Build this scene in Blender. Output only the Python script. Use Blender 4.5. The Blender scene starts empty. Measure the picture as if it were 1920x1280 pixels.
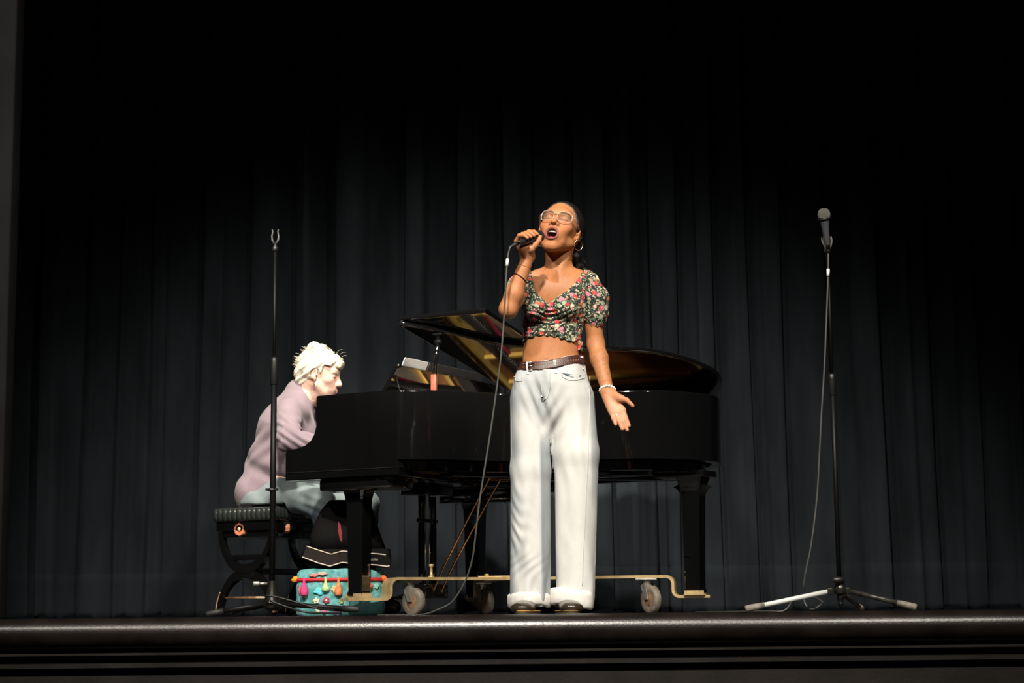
import bpy, bmesh, math, random
import numpy as np
from mathutils import Vector, Matrix, Euler
random.seed(4)
PI = math.pi
C = bpy.context.scene.collection
SC = bpy.context.scene

# ---------------------------------------------------------------- camera
F_PX, HORIZON, D = 3500.0, 1153.0, 7.3
TILT = math.atan((HORIZON - 640) / F_PX)
ROLL = math.radians(0.56)
cam_d = bpy.data.cameras.new('camera')
cam = bpy.data.objects.new('camera', cam_d); C.objects.link(cam)
cam_d.sensor_width = 36.0; cam_d.lens = F_PX / 1920 * 36.0
cam_d.clip_start = 0.05; cam_d.clip_end = 100
CAM_LOC = Vector((0, -D, 0.0))
CAM_ROT = Matrix.Rotation(PI / 2 + TILT, 3, 'X') @ Matrix.Rotation(-ROLL, 3, 'Z')
cam.matrix_world = Matrix.Translation(CAM_LOC) @ CAM_ROT.to_4x4()
SC.camera = cam

# ---------------------------------------------------------------- light and exposure
w = bpy.data.worlds.new('world'); SC.world = w; w.use_nodes = True
w.node_tree.nodes['Background'].inputs[0].default_value = (0.55, 0.6, 0.7, 1)
w.node_tree.nodes['Background'].inputs[1].default_value = 0.006
def spot(name, loc, aim, power, angle, blend, color=(1.0, 0.93, 0.82), radius=0.22):
    d = bpy.data.lights.new(name, 'SPOT'); o = bpy.data.objects.new(name, d); C.objects.link(o)
    d.energy = power; d.spot_size = math.radians(angle); d.spot_blend = blend; d.color = color; d.shadow_soft_size = radius
    o.location = loc
    o.rotation_euler = (Vector(aim) - Vector(loc)).to_track_quat('-Z', 'Y').to_euler()
    return o
spot('stage_spot_centre', (-0.4, -6.4, 6.6), (-0.15, 1.1, 0.25), 4700, 41, 1.0)
spot('stage_spot_right', (3.0, -6.2, 5.8), (0.2, 0.9, 0.35), 1500, 40, 1.0)
spot('stage_spot_left', (-3.4, -5.4, 5.6), (-0.6, 1.5, 0.5), 1300, 36, 1.0)
spot('added_lid_fill_spot', (-3.5, -8.6, 4.1), (-0.18, 1.75, 1.13), 11500, 4.7, 0.6)  # added narrow fill beam, brightens the piano's inside and its reflection in the lid
spot('overhead_spot_piano', (-0.5, -0.5, 5.8), (-0.95, 2.05, 1.15), 2300, 17, 0.9)
SC.view_settings.view_transform = 'Standard'
SC.view_settings.look = 'None'
SC.view_settings.gamma = 1.0
SC.view_settings.use_curve_mapping = False
SC.view_settings.exposure = 0.0

def P(px, py, Y):
    """point of the plane y = Y that stands behind a pixel of the photograph"""
    d = CAM_ROT @ Vector(((px - 960) / F_PX, (640 - py) / F_PX, -1.0))
    t = (Y - CAM_LOC.y) / d.y
    return CAM_LOC + d * t

# ---------------------------------------------------------------- object helpers
def link(o, parent=None):
    C.objects.link(o)
    if parent is not None: o.parent = parent
    return o
def tag(o, label=None, cat=None, group=None, kind=None):
    if label: o['label'] = label
    if cat: o['category'] = cat
    if group: o['group'] = group
    if kind: o['kind'] = kind
    return o
def empty(name, loc, rz=0.0, label=None, cat=None, group=None):
    o = bpy.data.objects.new(name, None); C.objects.link(o)
    o.location = loc; o.rotation_euler = (0, 0, rz); o.empty_display_size = 0.05
    return tag(o, label, cat, group)

class MB:
    """collects shapes; build() links them as one mesh object"""
    def __init__(s): s.v = []; s.f = []; s.sm = []
    def add(s, vs, fs, smooth=True):
        n = len(s.v); s.v += [tuple(v) for v in vs]
        for f in fs: s.f.append(tuple(i + n for i in f)); s.sm.append(smooth)
        return s
    def bm(s, bm, smooth=False, M=None):
        if M is not None: bm.transform(M)
        bm.verts.index_update()
        s.add([v.co.copy() for v in bm.verts], [[v.index for v in f.verts] for f in bm.faces], smooth)
        bm.free(); return s
    def box(s, c, size, bevel=0.0, rot=None, seg=2):
        bm = bmesh.new(); bmesh.ops.create_cube(bm, size=1.0)
        bmesh.ops.scale(bm, vec=size, verts=bm.verts)
        if bevel > 0: bmesh.ops.bevel(bm, geom=list(bm.edges), offset=bevel, segments=seg, affect='EDGES', profile=0.6)
        M = Matrix.Translation(c)
        if rot is not None: M = M @ rot.to_4x4()
        return s.bm(bm, bevel > 0, M)
    def tube(s, pts, r, n=10, cap=True, closed=False):
        pts = [Vector(p) for p in pts]; m = len(pts)
        rs = r if isinstance(r, (list, tuple)) else [r] * m
        rings = []; up = None
        for i, p in enumerate(pts):
            if closed: t = pts[(i + 1) % m] - pts[i - 1]
            else: t = pts[min(i + 1, m - 1)] - pts[max(i - 1, 0)]
            t.normalize()
            if up is None:
                up = t.orthogonal().normalized()
            else:
                up = (up - t * up.dot(t)).normalized()
            b = t.cross(up)
            rings.append([p + (up * math.cos(a) + b * math.sin(a)) * rs[i] for a in [2 * PI * k / n for k in range(n)]])
        return s.loft(rings, cap=cap and not closed, closed=closed)
    def loft(s, rings, cap=True, closed=False, smooth=True):
        n = len(rings[0]); vs = [v for r in rings for v in r]; fs = []
        m = len(rings)
        for i in range(m if closed else m - 1):
            j = (i + 1) % m
            for k in range(n):
                k2 = (k + 1) % n
                fs.append((i * n + k, i * n + k2, j * n + k2, j * n + k))
        if cap and not closed:
            fs.append(tuple(range(n - 1, -1, -1))); fs.append(tuple((m - 1) * n + k for k in range(n)))
        return s.add(vs, fs, smooth)
    def lathe(s, prof, base=(0, 0, 0), axis=(0, 0, 1), n=24):
        """prof: (radius, height) pairs along the axis"""
        q = Vector((0, 0, 1)).rotation_difference(Vector(axis).normalized()); b = Vector(base)
        rings = [[b + q @ Vector((max(r, 1e-4) * math.cos(2 * PI * k / n), max(r, 1e-4) * math.sin(2 * PI * k / n), h)) for k in range(n)] for r, h in prof]
        return s.loft(rings)
    def prism(s, poly, z0, z1, bevel=0.0, fn=None):
        """flat outline poly (x, y) extruded z0..z1; fn maps the points"""
        bm = bmesh.new()
        vs = [bm.verts.new((x, y, z0)) for x, y in poly]
        f = bm.faces.new(vs)
        r = bmesh.ops.extrude_face_region(bm, geom=[f])
        nv = [e for e in r['geom'] if isinstance(e, bmesh.types.BMVert)]
        for v in nv: v.co.z = z1
        bmesh.ops.recalc_face_normals(bm, faces=bm.faces)
        if bevel > 0:
            ed = [e for e in bm.edges if abs(e.verts[0].co.z - e.verts[1].co.z) < 1e-6]
            bmesh.ops.bevel(bm, geom=ed, offset=bevel, segments=2, affect='EDGES', profile=0.6)
        if fn:
            for v in bm.verts: v.co = Vector(fn(*v.co))
        return s.bm(bm, bevel > 0)
    def ball(s, c, r, n=16, M=None):
        bm = bmesh.new(); bmesh.ops.create_uvsphere(bm, u_segments=n, v_segments=max(6, n * 2 // 3), radius=1.0)
        rr = r if isinstance(r, (tuple, list)) else (r, r, r)
        T = Matrix.Translation(c) @ (M.to_4x4() if M is not None else Matrix.Identity(4)) @ Matrix.Diagonal((*rr, 1))
        return s.bm(bm, True, T)
    def build(s, name, mat, parent=None, sharp=None):
        me = bpy.data.meshes.new(name)
        me.from_pydata(s.v, [], s.f); me.validate()
        if len(me.polygons) == len(s.sm): me.polygons.foreach_set('use_smooth', s.sm)
        bm = bmesh.new(); bm.from_mesh(me); bmesh.ops.recalc_face_normals(bm, faces=bm.faces); bm.to_mesh(me); bm.free()
        if sharp: me.set_sharp_from_angle(angle=math.radians(sharp))
        me.materials.append(mat); me.update()
        return link(bpy.data.objects.new(name, me), parent)

def weighted(o):
    m = o.modifiers.new('weighted', 'WEIGHTED_NORMAL'); m.keep_sharp = True; return o
def spline(pts, n=8):
    """smooth curve through points"""
    P_ = [Vector(p) for p in pts]; out = []
    for i in range(len(P_) - 1):
        a, b, c, d = P_[max(i - 1, 0)], P_[i], P_[i + 1], P_[min(i + 2, len(P_) - 1)]
        for k in range(n):
            t = k / n
            out.append(0.5 * ((2 * b) + (c - a) * t + (2 * a - 5 * b + 4 * c - d) * t * t + (3 * b - a - 3 * c + d) * t ** 3))
    out.append(P_[-1]); return out

# ---------------------------------------------------------------- materials
MATS = {}
def mat(name, col, rough=0.5, metal=0.0, spec=0.5, coat=0.0, var=0.0, scale=30.0, bump=0.0, bscale=120.0, sheen=0.0, ior=None, trans=0.0, col2=None, stretch=None, attr=None):
    if name in MATS: return MATS[name]
    m = bpy.data.materials.new(name); m.use_nodes = True; MATS[name] = m
    nt = m.node_tree; b = nt.nodes['Principled BSDF']
    b.inputs['Base Color'].default_value = (*col, 1); b.inputs['Roughness'].default_value = rough
    b.inputs['Metallic'].default_value = metal; b.inputs['Specular IOR Level'].default_value = spec
    b.inputs['Coat Weight'].default_value = coat; b.inputs['Coat Roughness'].default_value = 0.03
    b.inputs['Sheen Weight'].default_value = sheen
    if ior: b.inputs['IOR'].default_value = ior
    b.inputs['Transmission Weight'].default_value = trans
    tc = nt.nodes.new('ShaderNodeTexCoord'); vec = tc.outputs['Object']
    if stretch:
        mp = nt.nodes.new('ShaderNodeMapping'); mp.inputs['Scale'].default_value = stretch
        nt.links.new(vec, mp.inputs['Vector']); vec = mp.outputs['Vector']
    src = None
    if attr:
        a = nt.nodes.new('ShaderNodeAttribute'); a.attribute_name = attr; src = a.outputs['Color']
        nt.links.new(src, b.inputs['Base Color'])
    if var > 0 or col2:
        n = nt.nodes.new('ShaderNodeTexNoise'); n.inputs['Scale'].default_value = scale; n.inputs['Detail'].default_value = 5
        nt.links.new(vec, n.inputs['Vector'])
        mx = nt.nodes.new('ShaderNodeMix'); mx.data_type = 'RGBA'
        lo = col2 or tuple(c * (1 - var) for c in col); hi = col if col2 else tuple(min(1, c * (1 + var)) for c in col)
        r = nt.nodes.new('ShaderNodeMapRange'); r.inputs[1].default_value = 0.35; r.inputs[2].default_value = 0.65
        nt.links.new(n.outputs['Fac'], r.inputs[0]); nt.links.new(r.outputs[0], mx.inputs[0])
        mx.inputs[6].default_value = (*lo, 1); mx.inputs[7].default_value = (*hi, 1)
        if attr:
            mx.inputs[6].default_value = (1 - var,) * 3 + (1,); mx.inputs[7].default_value = (1 + var,) * 3 + (1,)
            mm = nt.nodes.new('ShaderNodeMix'); mm.data_type = 'RGBA'; mm.blend_type = 'MULTIPLY'; mm.inputs[0].default_value = 1
            nt.links.new(src, mm.inputs[6]); nt.links.new(mx.outputs[2], mm.inputs[7]); nt.links.new(mm.outputs[2], b.inputs['Base Color'])
        else:
            nt.links.new(mx.outputs[2], b.inputs['Base Color'])
    if bump > 0:
        n2 = nt.nodes.new('ShaderNodeTexNoise'); n2.inputs['Scale'].default_value = bscale; n2.inputs['Detail'].default_value = 4
        nt.links.new(vec, n2.inputs['Vector'])
        bp = nt.nodes.new('ShaderNodeBump'); bp.inputs['Strength'].default_value = bump; bp.inputs['Distance'].default_value = 0.01
        nt.links.new(n2.outputs['Fac'], bp.inputs['Height']); nt.links.new(bp.outputs['Normal'], b.inputs['Normal'])
    return m
LACQUER = mat('black_piano_lacquer', (0.004, 0.004, 0.0042), 0.06, spec=0.5, coat=0.5, ior=1.9)
BLACKMETAL = mat('black_painted_metal', (0.0035, 0.0035, 0.0035), 0.5, spec=0.22, bump=0.03)
BLACKPLASTIC = mat('black_plastic', (0.01, 0.01, 0.01), 0.45)
CHROME = mat('chrome', (0.75, 0.74, 0.72), 0.14, metal=1.0)
BRASS = mat('brass', (0.62, 0.40, 0.14), 0.25, metal=1.0)
COPPER = mat('copper_wood_knob', (0.62, 0.22, 0.12), 0.3, spec=0.6, coat=0.5, var=0.2, scale=60)
WHITE = mat('white_tape', (0.8, 0.79, 0.74), 0.6)
GREYCABLE = mat('grey_cable_rubber', (0.07, 0.067, 0.062), 0.5)
BLACKCABLE = mat('black_cable_rubber', (0.01, 0.01, 0.01), 0.45)

# ---------------------------------------------------------------- the setting
EDGE = -0.50
wood = mat('dark_stage_boards', (0.03, 0.026, 0.023), 0.45, var=0.4, scale=6, stretch=(1, 12, 1), bump=0.05)
lip_m = mat('dark_brown_gloss_paint', (0.010, 0.0072, 0.006), 0.31, spec=0.55, var=0.35, scale=9, bump=0.07, bscale=110)
fas_m = mat('dark_brown_matt_paint', (0.013, 0.0105, 0.0085), 0.65, spec=.2, var=0.25, scale=5, bump=0.1, bscale=60)
fl = MB()
fl.box((0, 3.2 + EDGE / 2 + 0.03, -0.06), (11, 6.4 - EDGE - 0.10, 0.12))
tag(fl.build('floor', wood), kind='structure')
def run(name, prof, m, x0=-5.5, x1=5.5, n=40, sharp=40):
    """profile (y, z) run along the stage front"""
    mb = MB(); rings = []
    for i in range(n + 1):
        x = x0 + (x1 - x0) * i / n
        rings.append([(x, y, z) for y, z in prof])
    mb.loft(rings); return tag(mb.build(name, m, sharp=sharp), kind='structure')
R = 0.058
bull = [(EDGE + 0.12, 0.004), (EDGE + R, 0.004)]
for k in range(1, 17):
    a = PI / 2 - PI * k / 16
    bull.append((EDGE + R - R * math.cos(a), 0.004 - R + R * math.sin(a)))
bull += [(EDGE + 0.12, 0.004 - 2 * R)]
run('trim_1', bull, lip_m)
z1 = 0.004 - 2 * R
run('trim_2', [(EDGE + 0.30, z1), (EDGE + 0.075, z1), (EDGE + 0.075, z1 - 0.008), (EDGE + 0.035, z1 - 0.010), (EDGE + 0.030, z1 - 0.013), (EDGE + 0.030, z1 - 0.018), (EDGE + 0.036, z1 - 0.021),
               (EDGE + 0.09, z1 - 0.024), (EDGE + 0.09, z1 - 0.040), (EDGE + 0.30, z1 - 0.040)], fas_m)
z2 = z1 - 0.040
run('trim_3', [(EDGE + 0.30, z2), (EDGE + 0.060, z2), (EDGE + 0.055, z2 - 0.003), (EDGE + 0.055, z2 - 0.023), (EDGE + 0.060, z2 - 0.026), (EDGE + 0.30, z2 - 0.026)], fas_m)
z3 = z2 - 0.026
run('trim_4', [(EDGE + 0.30, z3), (EDGE + 0.115, z3), (EDGE + 0.115, z3 - 0.022), (EDGE + 0.30, z3 - 0.022)], fas_m)
z4 = z3 - 0.022
run('wall_front', [(EDGE + 0.30, z4), (EDGE + 0.085, z4), (EDGE + 0.080, z4 - 0.004), (EDGE + 0.080, z4 - 0.8), (EDGE + 0.30, z4 - 0.8)], fas_m)
# edge of the proscenium at the left of the stage
pm = mat('grey_painted_proscenium', (0.010, 0.010, 0.0105), 0.85, spec=.1, var=0.2, scale=3, bump=0.1)
px_ = P(13, 700, 0.0).x
mb = MB(); mb.box((px_ - 0.5, 0.05, 2.6), (1.0, 0.12, 5.2), bevel=0.01)
tag(mb.build('wall_left', pm), kind='structure')

# the curtain: one cloth with irregular pleats, a stitched hem, and a bottom edge just off the boards
def curtain():
    rnd = random.Random(11)
    CY = 3.75
    xs = [-5.4]
    while xs[-1] < 5.4: xs.append(xs[-1] + rnd.uniform(0.17, 0.36))
    rows = [0.018, 0.05, 0.12, 0.2, 0.262, 0.268, 0.274, 0.280, 0.32, 0.5, 0.8, 1.2, 1.7, 2.3, 3.0, 3.8, 4.6, 5.4]
    cols = []                                            # (x, y offset, id)
    for i in range(len(xs) - 1):
        a, b = xs[i], xs[i + 1]; wdt = b - a
        dep = rnd.uniform(0.08, 0.19) * (wdt / 0.27); mir = a < 0.35 + rnd.uniform(-.6, .6)
        ph = rnd.uniform(0, 6); sub = rnd.uniform(0.004, 0.014)
        f = rnd.uniform(.28, .46)                       # a wide front face, a sharp return, a slanting side
        q = [(0.0, -1.0), (f * .3, -1.03), (f * .65, -1.02), (f * .92, -.99), (f, -.93), (f + .012, -.7), (f + .02, -.3), (f + .03, -.04), (f + .07, 0.0), (f + .16, -.10), (f + (1 - f) * .5, -.42), (f + (1 - f) * .75, -.72), (f + (1 - f) * .92, -.93)]
        if mir: q = [(1 - t, y) for t, y in reversed(q)]
        for k, (t, y) in enumerate(q):
            cols.append((a + wdt * t, y * dep + sub * math.sin(t * 17 + ph), ph + t))
    vs = []; fs = []; n = len(cols)
    for j, z in enumerate(rows):
        spread = 1.0 + 0.020 * (1 - z / 5.4)
        amp = 0.80 + 0.35 * (z / 5.4) - (0.06 if z < 0.26 else 0)
        for i, (x, y, ph) in enumerate(cols):
            zz = z
            if j == 0: zz = 0.016 + 0.012 * math.sin(ph * 2.1) * math.sin(i * 0.31) + 0.008 * math.sin(i * 0.9)
            hem = -0.007 if z < 0.266 else 0.0
            if 0.255 < z < 0.285: zz = z + 0.012 * (x / 3.0)
            wob = 0.012 * math.sin(z * 1.3 + ph * 1.7) * (1 - z / 5.4)
            vs.append((x * spread + wob, CY + y * amp + hem, zz))
    for j in range(len(rows) - 1):
        for i in range(n - 1):
            fs.append((j * n + i, j * n + i + 1, (j + 1) * n + i + 1, (j + 1) * n + i))
    mb = MB(); mb.add(vs, fs, True)
    m = mat('black_blue_velour', (0.0205, 0.0245, 0.0290), 0.95, spec=0.05, var=0.25, scale=5, bump=0.12, bscale=300, stretch=(1, 1, 0.25))
    o = mb.build('stage_curtain', m)
    md = o.modifiers.new('thick', 'SOLIDIFY'); md.thickness = 0.006; md.offset = 1
    tag(o, 'tall dark blue-black pleated stage curtain hanging behind the grand piano', 'curtain')
curtain()
# ---------------------------------------------------------------- grand piano (local x = along the strings, y = towards the bass side)
TH = math.radians(29)
PC = Vector((-0.909, 1.30, 0))
piano = empty('grand_piano', PC, -TH, 'glossy black grand piano with half-raised lid, standing on a brass wheeled dolly', 'piano')
def PW(l, w_, z=0): return PC + Vector((math.cos(TH) * l + math.sin(TH) * w_, -math.sin(TH) * l + math.cos(TH) * w_, z))
RT = 1.015
bent = [(.44, 0), (.5, .035), (.6, .14), (.7, .285), (.78, .37), (.9, .445), (1.0, .487), (1.13, .53), (1.3, .59), (1.42, .66), (1.5, .77), (1.55, .9), (1.565, 1.0), (1.545, 1.12), (1.5, 1.21), (1.42, 1.34), (1.3, 1.44), (1.15, 1.49)]
bent = [(p.x, p.y) for p in spline([(x, y, 0) for x, y in [(.30, 0)] + bent + [(1.0, 1.5)]], 4)]
path = [(0, 0), (.15, 0)] + bent + [(.7, 1.5), (.35, 1.5), (0, 1.5)]
def inset(path, d):
    out = []
    for i, p in enumerate(path):
        a = Vector(path[max(i - 1, 0)]); b = Vector(path[min(i + 1, len(path) - 1)])
        t = (b - a).normalized(); nrm = Vector((-t.y, t.x)); q = Vector(p) + nrm * d
        out.append((q.x, q.y))
    return out
# outer rim
sec = [(0, .70), (0, .702), (0, RT - .0095), (0, RT - .008), (.003, RT - .002), (.009, RT), (.036, RT), (.042, RT - .004), (.045, RT - .012), (.045, RT - .014), (.045, .70)]
ins = {d: inset(path, d) for d in {s[0] for s in sec}}
mb = MB(); mb.loft([[(ins[d][i][0], ins[d][i][1], z) for d, z in sec] for i in range(len(path))])
rim = mb.build('rim', LACQUER, piano, sharp=35)
# inner rim / belly below
p10 = inset(path, .075); p14 = inset(path, .12)
mb = MB(); mb.loft([[(p10[i][0], p10[i][1], .655), (p10[i][0], p10[i][1], .705), (p14[i][0], p14[i][1], .705), (p14[i][0], p14[i][1], .655)] for i in range(4, len(path))])
mb.build('inner_rim', LACQUER, piano, sharp=35)
mb = MB()
for a, b in [((.35, .75), (1.42, .98)), ((.45, .45), (1.2, 1.35)), ((.45, 1.2), (1.15, .66))]:
    c = ((a[0] + b[0]) / 2, (a[1] + b[1]) / 2, .685); ln = math.dist(a, b)
    mb.box(c, (ln, .07, .08), bevel=.004, rot=Matrix.Rotation(math.atan2(b[1] - a[1], b[0] - a[0]), 3, 'Z'))
mb.build('beam', LACQUER, piano)
# deep keyboard side panels (arms) with their scooped front
arm_prof = [(-.17, .628), (-.172, .640), (-.172, .755), (-.166, .768), (-.14, .772), (-.10, .776), (-.06, .788), (-.03, .808), (-.010, .838), (.000, .875), (.003, .92), (.003, .985), (.002, RT - .006), (.008, RT - .001), (.44, RT - .001), (.44, .70), (.455, .665), (.45, .628)]
for w0 in (-.004, 1.452):
    mb = MB(); rings = []
    bm = bmesh.new(); vs = [bm.verts.new((x, w0, z)) for x, z in arm_prof]; f = bm.faces.new(vs)
    r = bmesh.ops.extrude_face_region(bm, geom=[f])
    for e in r['geom']:
        if isinstance(e, bmesh.types.BMVert): e.co.y = w0 + .052
    bmesh.ops.recalc_face_normals(bm, faces=bm.faces)
    ed = [e for e in bm.edges if abs(e.verts[0].co.y - e.verts[1].co.y) < 1e-6]
    bmesh.ops.bevel(bm, geom=ed, offset=.004, segments=2, affect='EDGES')
    mb.bm(bm, True); a = mb.build('arm', LACQUER, piano, sharp=30)
    mb = MB(); mb.box((.14, w0 + (.0 if w0 < 1 else .052), .664), (.60, .006, .003)); mb.build('seam_moulding', mat('dull_black_edge', (.012, .012, .011), .4), a)
mb = MB(); mb.box((.14, .75, .645), (.60, 1.40, .036), bevel=.004); mb.build('keybed', LACQUER, piano)
mb = MB(); mb.box((-.155, .75, .695), (.024, 1.396, .075), bevel=.004); mb.build('key_slip', LACQUER, piano)
for w0 in (.105, 1.395):
    mb = MB(); mb.box((-.075, w0, .71), (.13, .105, .085), bevel=.008); mb.build('key_block', LACQUER, piano)
mb = MB(); mb.box((.045, .75, .86), (.022, 1.395, .25), bevel=.006, rot=Matrix.Rotation(math.radians(-8), 3, 'Y')); mb.build('fallboard', LACQUER, piano)
# keys
ivory = mat('ivory_key', (.75, .73, .66), .25); ebony = mat('ebony_key', (.006, .006, .006), .3)
keys = 52; kw = 1.18 / keys
wk = MB().box((0, 0, 0), (.15, kw - .0012, .022), bevel=.0015, seg=1).build('white_key', ivory, piano)
bk = MB().box((0, 0, 0), (.095, .0105, .014), bevel=.002, seg=1).build('black_key', ebony, piano)
for i in range(keys):
    o = wk if i == 0 else link(wk.copy(), piano)
    o.location = (-.075, .16 + kw * (i + .5), .735)
first = True
for i in range(keys - 1):
    if i % 7 in (2, 6): continue
    o = bk if first else link(bk.copy(), piano); first = False
    o.location = (-.045, .16 + kw * (i + 1), .752)
# inside: soundboard, cast plate, strings, dampers
p5 = inset(path, .046)
inner = [p for p in p5 if p[0] >= .10]
spruce = mat('spruce_soundboard', (.85, .60, .38), .35, coat=.3, var=.18, scale=9, stretch=(1.2, 30, 1))
mb = MB(); mb.prism(inner, .74, .752); mb.build('soundboard', spruce, piano)
gold = mat('gold_cast_plate', (.85, .55, .13), .35, metal=.4, var=.12, scale=20, bump=.08)
plate = MB()
plate.box((.22, .75, .905), (.20, 1.38, .018), bevel=.004)
p20 = inset(path, .055); p21 = inset(path, .12)
k0 = next(i for i, p in enumerate(path) if p[0] > .40)
plate.loft([[(p20[i][0], p20[i][1], .89), (p20[i][0], p20[i][1], .915), (p21[i][0], p21[i][1], .915), (p21[i][0], p21[i][1], .89)] for i in range(k0, len(path) - 2)])
for a, b in [((.30, .33), (.72, .42)), ((.30, .62), (1.12, .66)), ((.30, .98), (1.42, .98)), ((.30, 1.25), (1.30, 1.30))]:
    c = ((a[0] + b[0]) / 2, (a[1] + b[1]) / 2, .925); ln = math.dist(a, b)
    plate.box(c, (ln, .024, .045), bevel=.005, rot=Matrix.Rotation(math.atan2(b[1] - a[1], b[0] - a[0]), 3, 'Z'))
plate.build('cast_plate', gold, piano)
pins = MB()
for r_ in range(3):
    for i in range(70): pins.lathe([(.0032, 0), (.0032, .026), (.0028, .028)], (.165 + r_ * .028 + .004 * (i % 2), .12 + i * .0182, .913), n=6)
tag(pins.build('tuning_pins', CHROME, piano), kind='stuff')
strings = MB(); copper_s = MB()
rnd = random.Random(3)
for i in range(150):
    w0 = .140 + i * .0083
    # find where the string meets the bent side
    end = 1.45
    for j in range(len(p21) - 1):
        a, b = p21[j], p21[j + 1]
        if (a[1] - w0) * (b[1] - w0) <= 0 and a[0] > .3 and abs(b[1] - a[1]) > 1e-6:
            end = min(end, a[0] + (b[0] - a[0]) * (w0 - a[1]) / (b[1] - a[1]))
    (copper_s if w0 > .95 else strings).tube([(.30, w0, .928), (end, w0, .926)], .0016 if w0 > .95 else .0009, n=4, cap=False)
tag(strings.build('treble_strings', mat('steel_string', (.62, .58, .5), .3, metal=1), piano), kind='stuff')
tag(copper_s.build('bass_strings', mat('copper_string', (.7, .33, .16), .3, metal=1), piano), kind='stuff')
dm = MB()
for i in range(60): dm.box((.345 + i * .0016, .14 + i * .0195, .945), (.07, .012, .022), bevel=.002, seg=1)
tag(dm.build('dampers', mat('black_damper_wood', (.02, .018, .017), .4), piano), kind='stuff')
mb = MB(); mb.box((.46, .75, .934), (.022, .5, .006), rot=Matrix.Rotation(.07, 3, 'Z')); mb.build('felt_strip', mat('crimson_felt', (.42, .02, .06), .9), piano)
for j, (a, b) in enumerate([((.70, .45), (1.28, .86)), ((1.0, 1.05), (1.42, 1.25))]):
    pts = spline([(a[0], a[1], .91), ((a[0] + b[0]) / 2 + .03, (a[1] + b[1]) / 2 - .06, .91), (b[0], b[1], .91)], 10)
    mb = MB(); mb.loft([[(p.x - .012, p.y + .012, .75), (p.x + .012, p.y - .012, .75), (p.x + .009, p.y - .009, .922), (p.x - .009, p.y + .009, .922)] for p in pts]); mb.build('bridge', mat('maple_bridge', (.42, .18, .09), .4, var=.2), piano)
# lid, hinged along the spine
ALPHA = math.asin((1.298 - RT) / 1.5)
def lidmap(l, w_, h):
    """a point of the closed lid -> raised"""
    q = 1.5 - w_; return (l, 1.5 - q * math.cos(ALPHA) - (h) * math.sin(ALPHA) * -1 * -1, RT + .006 + q * math.sin(ALPHA) + h * math.cos(ALPHA))
po = inset(path, -.012)
lid_out = [(.445, -.012)] + [p for p in po if p[0] > .46 and p[1] < 1.49] + [(1.0, 1.506), (.445, 1.506)]
mb = MB(); mb.prism(lid_out, 0, .022, bevel=.008, fn=lidmap); lid = weighted(mb.build('lid', LACQUER, piano, sharp=70))
flap = [(.45, -.012), (.895, -.012), (.90, -.006), (.90, 1.5), (.45, 1.5)]
mb = MB(); mb.prism(flap, .024, .046, bevel=.008, fn=lidmap); fl_ = weighted(mb.build('lid_flap', LACQUER, piano, sharp=70))
for l, w_ in [(.88, .02), (.47, .02), (.88, .8)]:
    mb = MB(); mb.lathe([(.009, 0), (.008, .006)], lidmap(l, w_, .0445), n=12); mb.build('rubber_bumper', WHITE if l > .8 else BRASS, fl_)
mb = MB(); mb.box(lidmap(.855, .07, .050), (.05, .03, .012), bevel=.003); mb.build('lid_catch', CHROME, fl_)
for w_ in (.15, .75, 1.35): MB().tube([lidmap(.447, w_ - .05, .022), lidmap(.447, w_ + .05, .022)], .006, n=8).build('lid_hinge', BRASS, lid)
# prop stick
pb, pt = Vector((.557, .125, RT - .02)), Vector(lidmap(.575, .12, -.002))
pm_ = pb.lerp(pt, .33)
mb = MB(); mb.tube([pm_, pm_.lerp(pt, .5), pt], [.0105, .0105, .009], n=12); st = mb.build('prop_stick', LACQUER, piano)
mb = MB(); mb.box(pb.lerp(pm_, .5), (.026, .018, (pm_ - pb).length), bevel=.003); mb.build('prop_base', mat('red_brown_wood', (.36, .10, .06), .35, var=.25, scale=40), st)
mb = MB(); mb.lathe([(.004, -.012), (.010, -.008), (.010, .004), (.006, .008)], pm_, n=12); mb.build('prop_ferrule', CHROME, st)
mb = MB(); mb.ball(pm_.lerp(pt, .80), (.022, .012, .012), 12); mb.build('prop_knob', BLACKMETAL, st)
mb = MB(); mb.box(Vector(lidmap(.575, .12, -.006)), (.05, .03, .008), bevel=.002); mb.build('prop_cup', BLACKMETAL, lid)
# music desk
mb = MB()
T = Matrix.Translation((.205, .75, 1.02)) @ Matrix.Rotation(math.radians(27), 4, 'Y')
bm = bmesh.new(); pts = [(-.01, -.52, 0), (-.01, .52, 0), (-.01, .50, .15), (-.01, .46, .168), (-.01, -.46, .168), (-.01, -.50, .15)]
f = bm.faces.new([bm.verts.new(p) for p in pts]); r = bmesh.ops.extrude_face_region(bm, geom=[f])
for e in r['geom']:
    if isinstance(e, bmesh.types.BMVert): e.co.x = .008
bmesh.ops.recalc_face_normals(bm, faces=bm.faces); bmesh.ops.bevel(bm, geom=list(bm.edges), offset=.003, segments=2, affect='EDGES'); mb.bm(bm, True, T)
desk = mb.build('music_desk', LACQUER, piano, sharp=30)
mb = MB(); mb.box((.195, .75, 1.01), (.22, 1.08, .014), bevel=.003); mb.build('desk_shelf', LACQUER, piano)
mb = MB(); mb.ball(T @ Vector((0, -.485, .166)), .007, 10); mb.build('desk_stud', CHROME, desk)
mb = MB(); mb.tube([(.30, .26, 1.02), T @ Vector((.004, -.48, .12))], .004, n=8); mb.build('desk_prop', BLACKMETAL, desk)
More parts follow.
